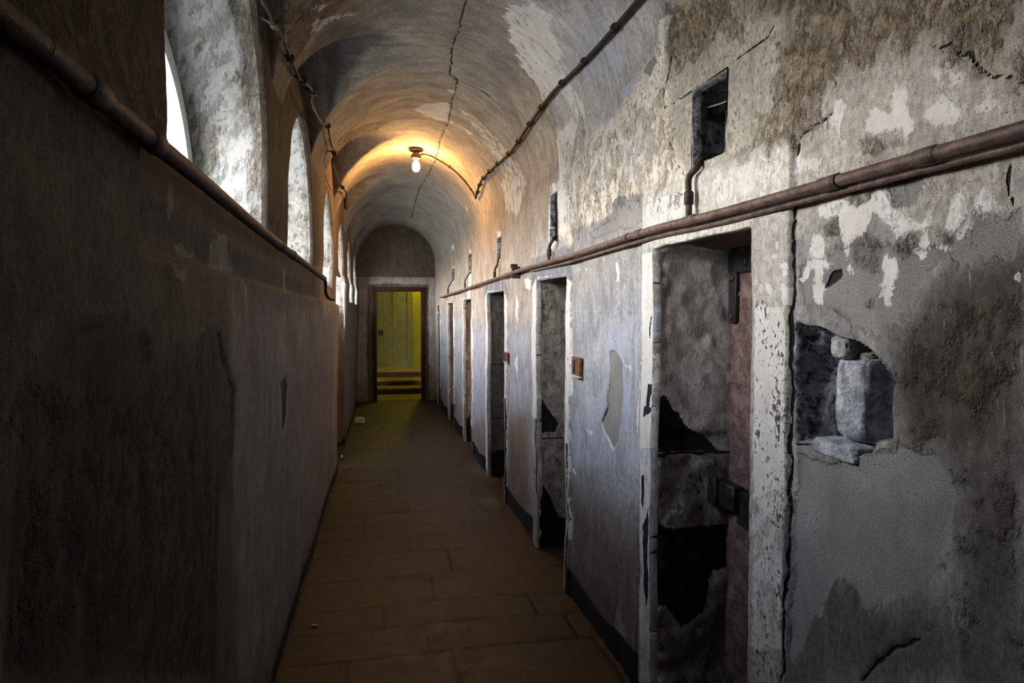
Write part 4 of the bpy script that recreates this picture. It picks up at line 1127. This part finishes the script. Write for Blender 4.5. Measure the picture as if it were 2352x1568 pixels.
# gas pipes that climb into the vents
def gas(name, pix, r, lab, ni):
    n = NICHES[ni]
    q = [rp(x, y, IN - .004) for x, y in pix]
    q[0] = min(smooth_path(pts_r, 30), key=lambda p: (p[1] - q[0][1]) ** 2)
    s_mid = (n[0] + n[1]) / 2
    top = q[-1]
    path = q + [(top[0] + .01, top[1] - .03, top[2] + .025), (top[0] + .06, s_mid + .04, n[2] + .022), (top[0] + .20, s_mid + .02, n[2] + .03)]
    o = empty(name, q[0], lab, 'pipe', 'gas pipes rising into the vents')
    MB().tube(smooth_path(path, 8), r, 10, jit=.05).build('pipe_run', M_GAS, o)
    m_ = np.array(q[1]) if len(q) > 2 else (np.array(q[0]) + np.array(q[-1])) / 2
    MB().tube([tuple(m_ + np.array([0, 0, k])) for k in (-.022, -.018, .018, .022)], [r * 1.2, r * 1.5, r * 1.5, r * 1.2], 12).build('coupling', M_GAS, o)
    return o


pts_r = pts
gas('gas_pipe', [(1584, 508), (1582, 455), (1582, 410)], .0105, 'bent dark gas pipe rising into the large vent above the big doorway', 0)
gas('gas_pipe.001', [(1261, 603), (1261, 580), (1263, 563)], .0095, 'bent gas pipe rising into the vent over the second doorway', 1)
gas('gas_pipe.002', [(1136, 641), (1136, 630), (1137, 618)], .0085, 'short bent gas pipe under the vent of the third doorway', 2)
gas('gas_pipe.003', [(1068, 664), (1068, 655), (1068, 645)], .008, 'short gas pipe beside the white patch over the fourth doorway', 3)
gas('gas_pipe.004', [(1029, 676), (1029, 668), (1029, 661)], .008, 'gas pipe under the far vent over the fifth doorway', 4)

# ------------------------------------------------------------------ cables under the vault
def onvault(s, q, off=.022):
    a, b = xlow(s), xr(s); c, h = (a + b) / 2, (b - a) / 2; ph = math.acos(q)
    return (c + q * (h - off), s, ZS + math.sin(ph) * (RISE - off))


cab = empty('electric_cable', onvault(4.2, .885), 'thick grimy cable clipped along the vault, then branching to the bulb', 'cable')
path = [onvault(s, .884 + .012 * math.sin(s * 3), .03) for s in (1.4, 2.0, 2.43, 3.0, 3.53, 4.1, 4.73, 5.4, 6.0)] + [onvault(6.53, .92, .03)]
MB().tube(smooth_path(path, 10), .0100, 10, jit=.12).build('cable_run', M_WIRE, cab)
SP_ = smooth_path(path, 40)
for s in (2.2, 2.62, 3.02, 3.35, 3.78, 4.10, 4.48, 4.82, 5.20, 5.55, 5.85, 6.12, 6.35):
    q = np.array(min(SP_, key=lambda p: (p[1] - s) ** 2))
    MB().tube([tuple(q + np.array([0, k, 0])) for k in (-.014, -.010, .010, .014)], [.012, .0185, .0185, .012], 10).tube([tuple(q), tuple(q + np.array([.03, .004, .015]))], .005, 6).tube([tuple(q + np.array([0, .004, 0])), tuple(q + np.array([-.014, .008, -.022]))], .004, 6).build('clip', M_GAS, cab)
lw = [onvault(6.53, .92, .03), onvault(6.60, .865, .015), onvault(6.62, .75, .012), onvault(6.60, .595, .012), onvault(6.56, .40, .012), onvault(6.50, .22, .015), (.345, 6.44, 2.99)]
MB().tube(smooth_path(lw, 10), .0065, 8).build('lamp_wire', M_WIRE, cab)
LW = smooth_path(lw, 30)
for fq in (.2, .55, .9):
    q = np.array(LW[int(fq * (len(LW) - 1))])
    MB().box(tuple(q), (.022, .022, .018), bev=.003).build('clip', M_GAS, cab)


def lv(x, y, off=.03):
    d = ray(x, y); best = None
    for k in np.linspace(.5, 14, 5400):
        p = CAM + d * k; a, b = xlow(p[1]), xr(p[1]); c, h = (a + b) / 2, (b - a) / 2; q = (p[0] - c) / (h - off)
        if abs(q) >= 1 or p[2] > ZS + (RISE - off) * math.sqrt(1 - q * q): return tuple(p)


lpix = [(600, -20), (632, 60), (648, 100), (668, 135), (690, 172), (702, 188), (719, 208), (721, 245), (740, 278), (752, 292), (760, 330), (768, 350), (760, 372), (768, 395), (785, 430), (794, 445), (797, 462)]
path = [lv(*p) for p in lpix]
cab2 = empty('electric_cable.001', path[6], 'sagging frayed cable hung along the window bays with a dangling end', 'cable')
rw = random.Random(8); path = [tuple(np.array(p) + np.array([rw.uniform(-.01, .01), rw.uniform(-.03, .03), rw.uniform(-.012, .012)])) for p in path]
MB().tube(smooth_path(path, 8), .0066, 8, jit=.5).build('cable_run', M_WIRE, cab2)
for i in (1, 3, 5, 6, 9, 11, 14):
    q = np.array(path[i]); MB().box(tuple(q), (.035, .03, .03), bev=.006).tube([tuple(q), tuple(q + np.array([-.05, .02, .03]))], .006, 6).build('clip', M_GAS, cab2)
q = np.array(path[-1]); MB().lathe([(0, .03), (.018, .03), (.026, .0), (.024, -.06), (.012, -.085), (0, -.09)], tuple(q), 12).build('socket', M_GAS, cab2)

# ------------------------------------------------------------------ the bulb
lx, ly, lz = .335, 6.43, 3.045
lamp = empty('light_bulb', (lx, ly, lz), 'lit bare bulb in a brown holder hanging from the vault', 'lamp')
MB().lathe([(0, .012), (.062, .012), (.064, 0), (.05, -.010), (0, -.012)], (lx, ly, lz - .012), 32).build('ceiling_rose', M_HOLD, lamp)
MB().lathe([(.028, 0), (.030, -.025), (.042, -.03), (.046, -.038), (.046, -.060), (.040, -.068), (.020, -.070), (0, -.070)], (lx, ly, lz - .018), 32).build('lamp_holder', M_HOLD, lamp)
zb = lz - .088
prof = [(.013, 0.0), (.014, -.012), (.022, -.026), (.032, -.046), (.0355, -.068), (.034, -.088), (.026, -.106), (.013, -.116), (0, -.119)]
bulb = MB().lathe(prof, (lx, ly, zb), 32).build('bulb', M_BULB, lamp)


MB().lathe([(.0145, .006), (.0155, .002), (.0145, -.002), (.0155, -.006), (.0140, -.012)], (lx, ly, zb + .002), 20).build('screw_cap', M_GAS).parent = bulb

# ------------------------------------------------------------------ small things on the wall and floor
for i, (pp, lab) in enumerate((([(1320, 818), (1339, 866)], 'rusty orange plate between the big doorway and the second doorway'), ([(1161, 807), (1170, 833)], 'small rusty orange plate between the second and third doorways'))):
    a = R(*pp[0]); b = R(*pp[1]); cs, cz = (a[0] + b[0]) / 2, (a[1] + b[1]) / 2; w_, h_ = abs(a[0] - b[0]), abs(a[1] - b[1])
    e = empty('rusty_plate' if i == 0 else 'rusty_plate.001', (xr(cs) - .008, cs, cz), lab, 'plate', 'rusty plates between the doorways')
    MB().box((xr(cs) - .010, cs, cz), (.016, w_, h_), bev=.003).build('plate', M_ORANGE, e)
    MB().box((xr(cs) - .012, cs - .01, cz - h_ * .53), (.02, w_ * .9, .012), bev=.003).build('lower_lip', M_DEBRIS, e)
    MB().box((xr(cs) - .018, cs + w_ * .15, cz), (.014, w_ * .16, h_ * .7), bev=.002).build('bell_slot', M_HOLD, e)


def rock(name, c, size, seed, mat, lab, rough=.16, parent=None):
    n = 22; v = []; f = []; idx = {}
    def key(p):
        k = tuple(np.round(p, 5))
        if k not in idx: idx[k] = len(v); v.append(p)
        return idx[k]
    for ax in range(3):
        for sg in (-1, 1):
            g = [[None] * (n + 1) for _ in range(n + 1)]
            for i in range(n + 1):
                for j in range(n + 1):
                    p = [0, 0, 0]; p[ax] = sg; p[(ax + 1) % 3] = 2 * i / n - 1; p[(ax + 2) % 3] = 2 * j / n - 1; g[i][j] = key(p)
            for i in range(n):
                for j in range(n):
                    q = (g[i][j], g[i + 1][j], g[i + 1][j + 1], g[i][j + 1]); f.append(q if sg > 0 else q[::-1])
    P = np.array(v, float)
    nrm = P / np.linalg.norm(P, axis=1)[:, None]
    rd = np.power(np.power(np.abs(P), 7).sum(1), -1 / 7.0)[:, None]
    Q = P * rd
    d = (fbm(P[:, 0] * 1.3 + P[:, 2] * .9 + seed, P[:, 1] * 1.3 - P[:, 2] * .8 + seed * 2, seed, 5) - .5) * 2 * rough + (fbm(P[:, 0] * 5 + P[:, 2] * 4, P[:, 1] * 5 - P[:, 2] * 4, seed + 3, 3) - .5) * rough * .7
    Q = (Q + nrm * d[:, None]) * np.array(size) / 2
    o = mesh_from(name, Q, f, mat, None, True); o.location = c
    try: o.data.set_sharp_from_angle(angle=math.radians(35))
    except Exception: pass
    return tag(o, lab, 'stone', 'lumps of plaster on the floor' if 'plaster' in name else 'stones in the broken hole', 'thing')


def hole_pt(x, y, inset): s, z = R(x, y, inset); return (xr(s) - inset, s, z)


a = hole_pt(2006, 917, -.075)
rock('stone_block', a, (.13, .104, .185), 3, M_ROCK, 'blue-grey stone block exposed inside the broken hole in the wall', .13)
a = hole_pt(1948, 1032, -.035); rock('stone_block.001', a, (.085, .155, .040), 8, M_ROCK, 'thin pale stone lying along the bottom of the broken hole', .14)
a = hole_pt(1960, 796, -.045); rock('stone_block.002', a, (.08, .062, .052), 5, M_ROCK2, 'small pale stone wedged at the top of the broken hole', .2)
a = hole_pt(2004, 817, -.085); rock('stone_block.003', a, (.10, .10, .022), 9, M_ROCK2, 'flat slip of stone resting on top of the blue-grey block', .2)
g = G(826, 970)
dbr = rock('plaster_lump', (g[0], g[1], .028), (.13, .16, .075), 12, M_DEBRIS, 'crumpled pale lump of fallen plaster on the floor near the far recess', .34); dbr['category'] = 'rubble'
g = G(722, 1439); ch = rock('plaster_lump.001', (g[0], g[1], .006), (.03, .014, .008), 14, M_DEBRIS, 'thin sliver of plaster on the dark floor by the near skirting', .3); ch['category'] = 'rubble'
g = G(783, 1052); ch = rock('plaster_lump.002', (g[0] + .01, g[1], .016), (.02, .10, .02), 15, M_DEBRIS, 'pale crumb of plaster at the foot of the recess jamb', .3); ch['category'] = 'rubble'

# ------------------------------------------------------------------ light
wd = bpy.data.worlds.new('overcast'); SC.world = wd; wd.use_nodes = True; nt = wd.node_tree; nt.nodes.clear()
ow = nt.nodes.new('ShaderNodeOutputWorld'); bg = nt.nodes.new('ShaderNodeBackground'); nt.links.new(bg.outputs[0], ow.inputs[0])
tc = nt.nodes.new('ShaderNodeTexCoord'); sx = nt.nodes.new('ShaderNodeSeparateXYZ'); nt.links.new(tc.outputs['Generated'], sx.inputs[0])
rp_ = nt.nodes.new('ShaderNodeValToRGB'); nt.links.new(sx.outputs['Z'], rp_.inputs[0])
rp_.color_ramp.elements[0].position = .0; rp_.color_ramp.elements[0].color = (.26, .26, .25, 1)
rp_.color_ramp.elements[1].position = .04; rp_.color_ramp.elements[1].color = (1.0, .965, .93, 1)
for p_, c_ in ((.30, (.96, .945, .94, 1)), (.55, (.50, .56, .66, 1)), (.85, (.24, .30, .42, 1))):
    e_ = rp_.color_ramp.elements.new(p_); e_.color = c_
bg.inputs[1].default_value = 40.0
nt.links.new(rp_.outputs[0], bg.inputs[0])


def light(name, kind, loc, energy, color, **k):
    l = bpy.data.lights.new(name, kind); l.energy = energy; l.color = color
    for a, b in k.items(): setattr(l, a, b)
    o = bpy.data.objects.new(name, l); COL.objects.link(o); o.location = loc; return o


for wi, w in enumerate(WINS):
    c = (w[0] + w[1]) / 2
    o = light('daylight_portal', 'AREA', (xl(c) - DEPTH_W - .06, c, 2.2), 1, (1, 1, 1), shape='RECTANGLE', size=.95, size_y=w[1] - w[0])
    o.rotation_euler = (0, math.radians(-90), 0); o.data.cycles.is_portal = True
light('lobby_lamp', 'POINT', (1.0, 14.6, 2.45), 27, (1.0, .80, .035), shadow_soft_size=.06)

cam = bpy.data.cameras.new('camera'); co = bpy.data.objects.new('camera', cam); COL.objects.link(co)
cam.sensor_width = 36; cam.lens = 24.0; cam.clip_start = .02
co.matrix_world = Matrix(((RT[0], UP[0], -FW[0], CAM[0]), (RT[1], UP[1], -FW[1], CAM[1]), (RT[2], UP[2], -FW[2], CAM[2]), (0, 0, 0, 1)))
SC.camera = co
SC.view_settings.view_transform = 'Standard'; SC.view_settings.look = 'None'; SC.view_settings.gamma = 1; SC.view_settings.use_curve_mapping = False
SC.view_settings.exposure = 0.18
SC.cycles.use_denoising = True
SC.cycles.use_adaptive_sampling = True; SC.cycles.adaptive_threshold = 0.1
SC.cycles.max_bounces = 8; SC.cycles.diffuse_bounces = 3; SC.cycles.glossy_bounces = 2; SC.cycles.transparent_max_bounces = 8; SC.cycles.sample_clamp_indirect = 8
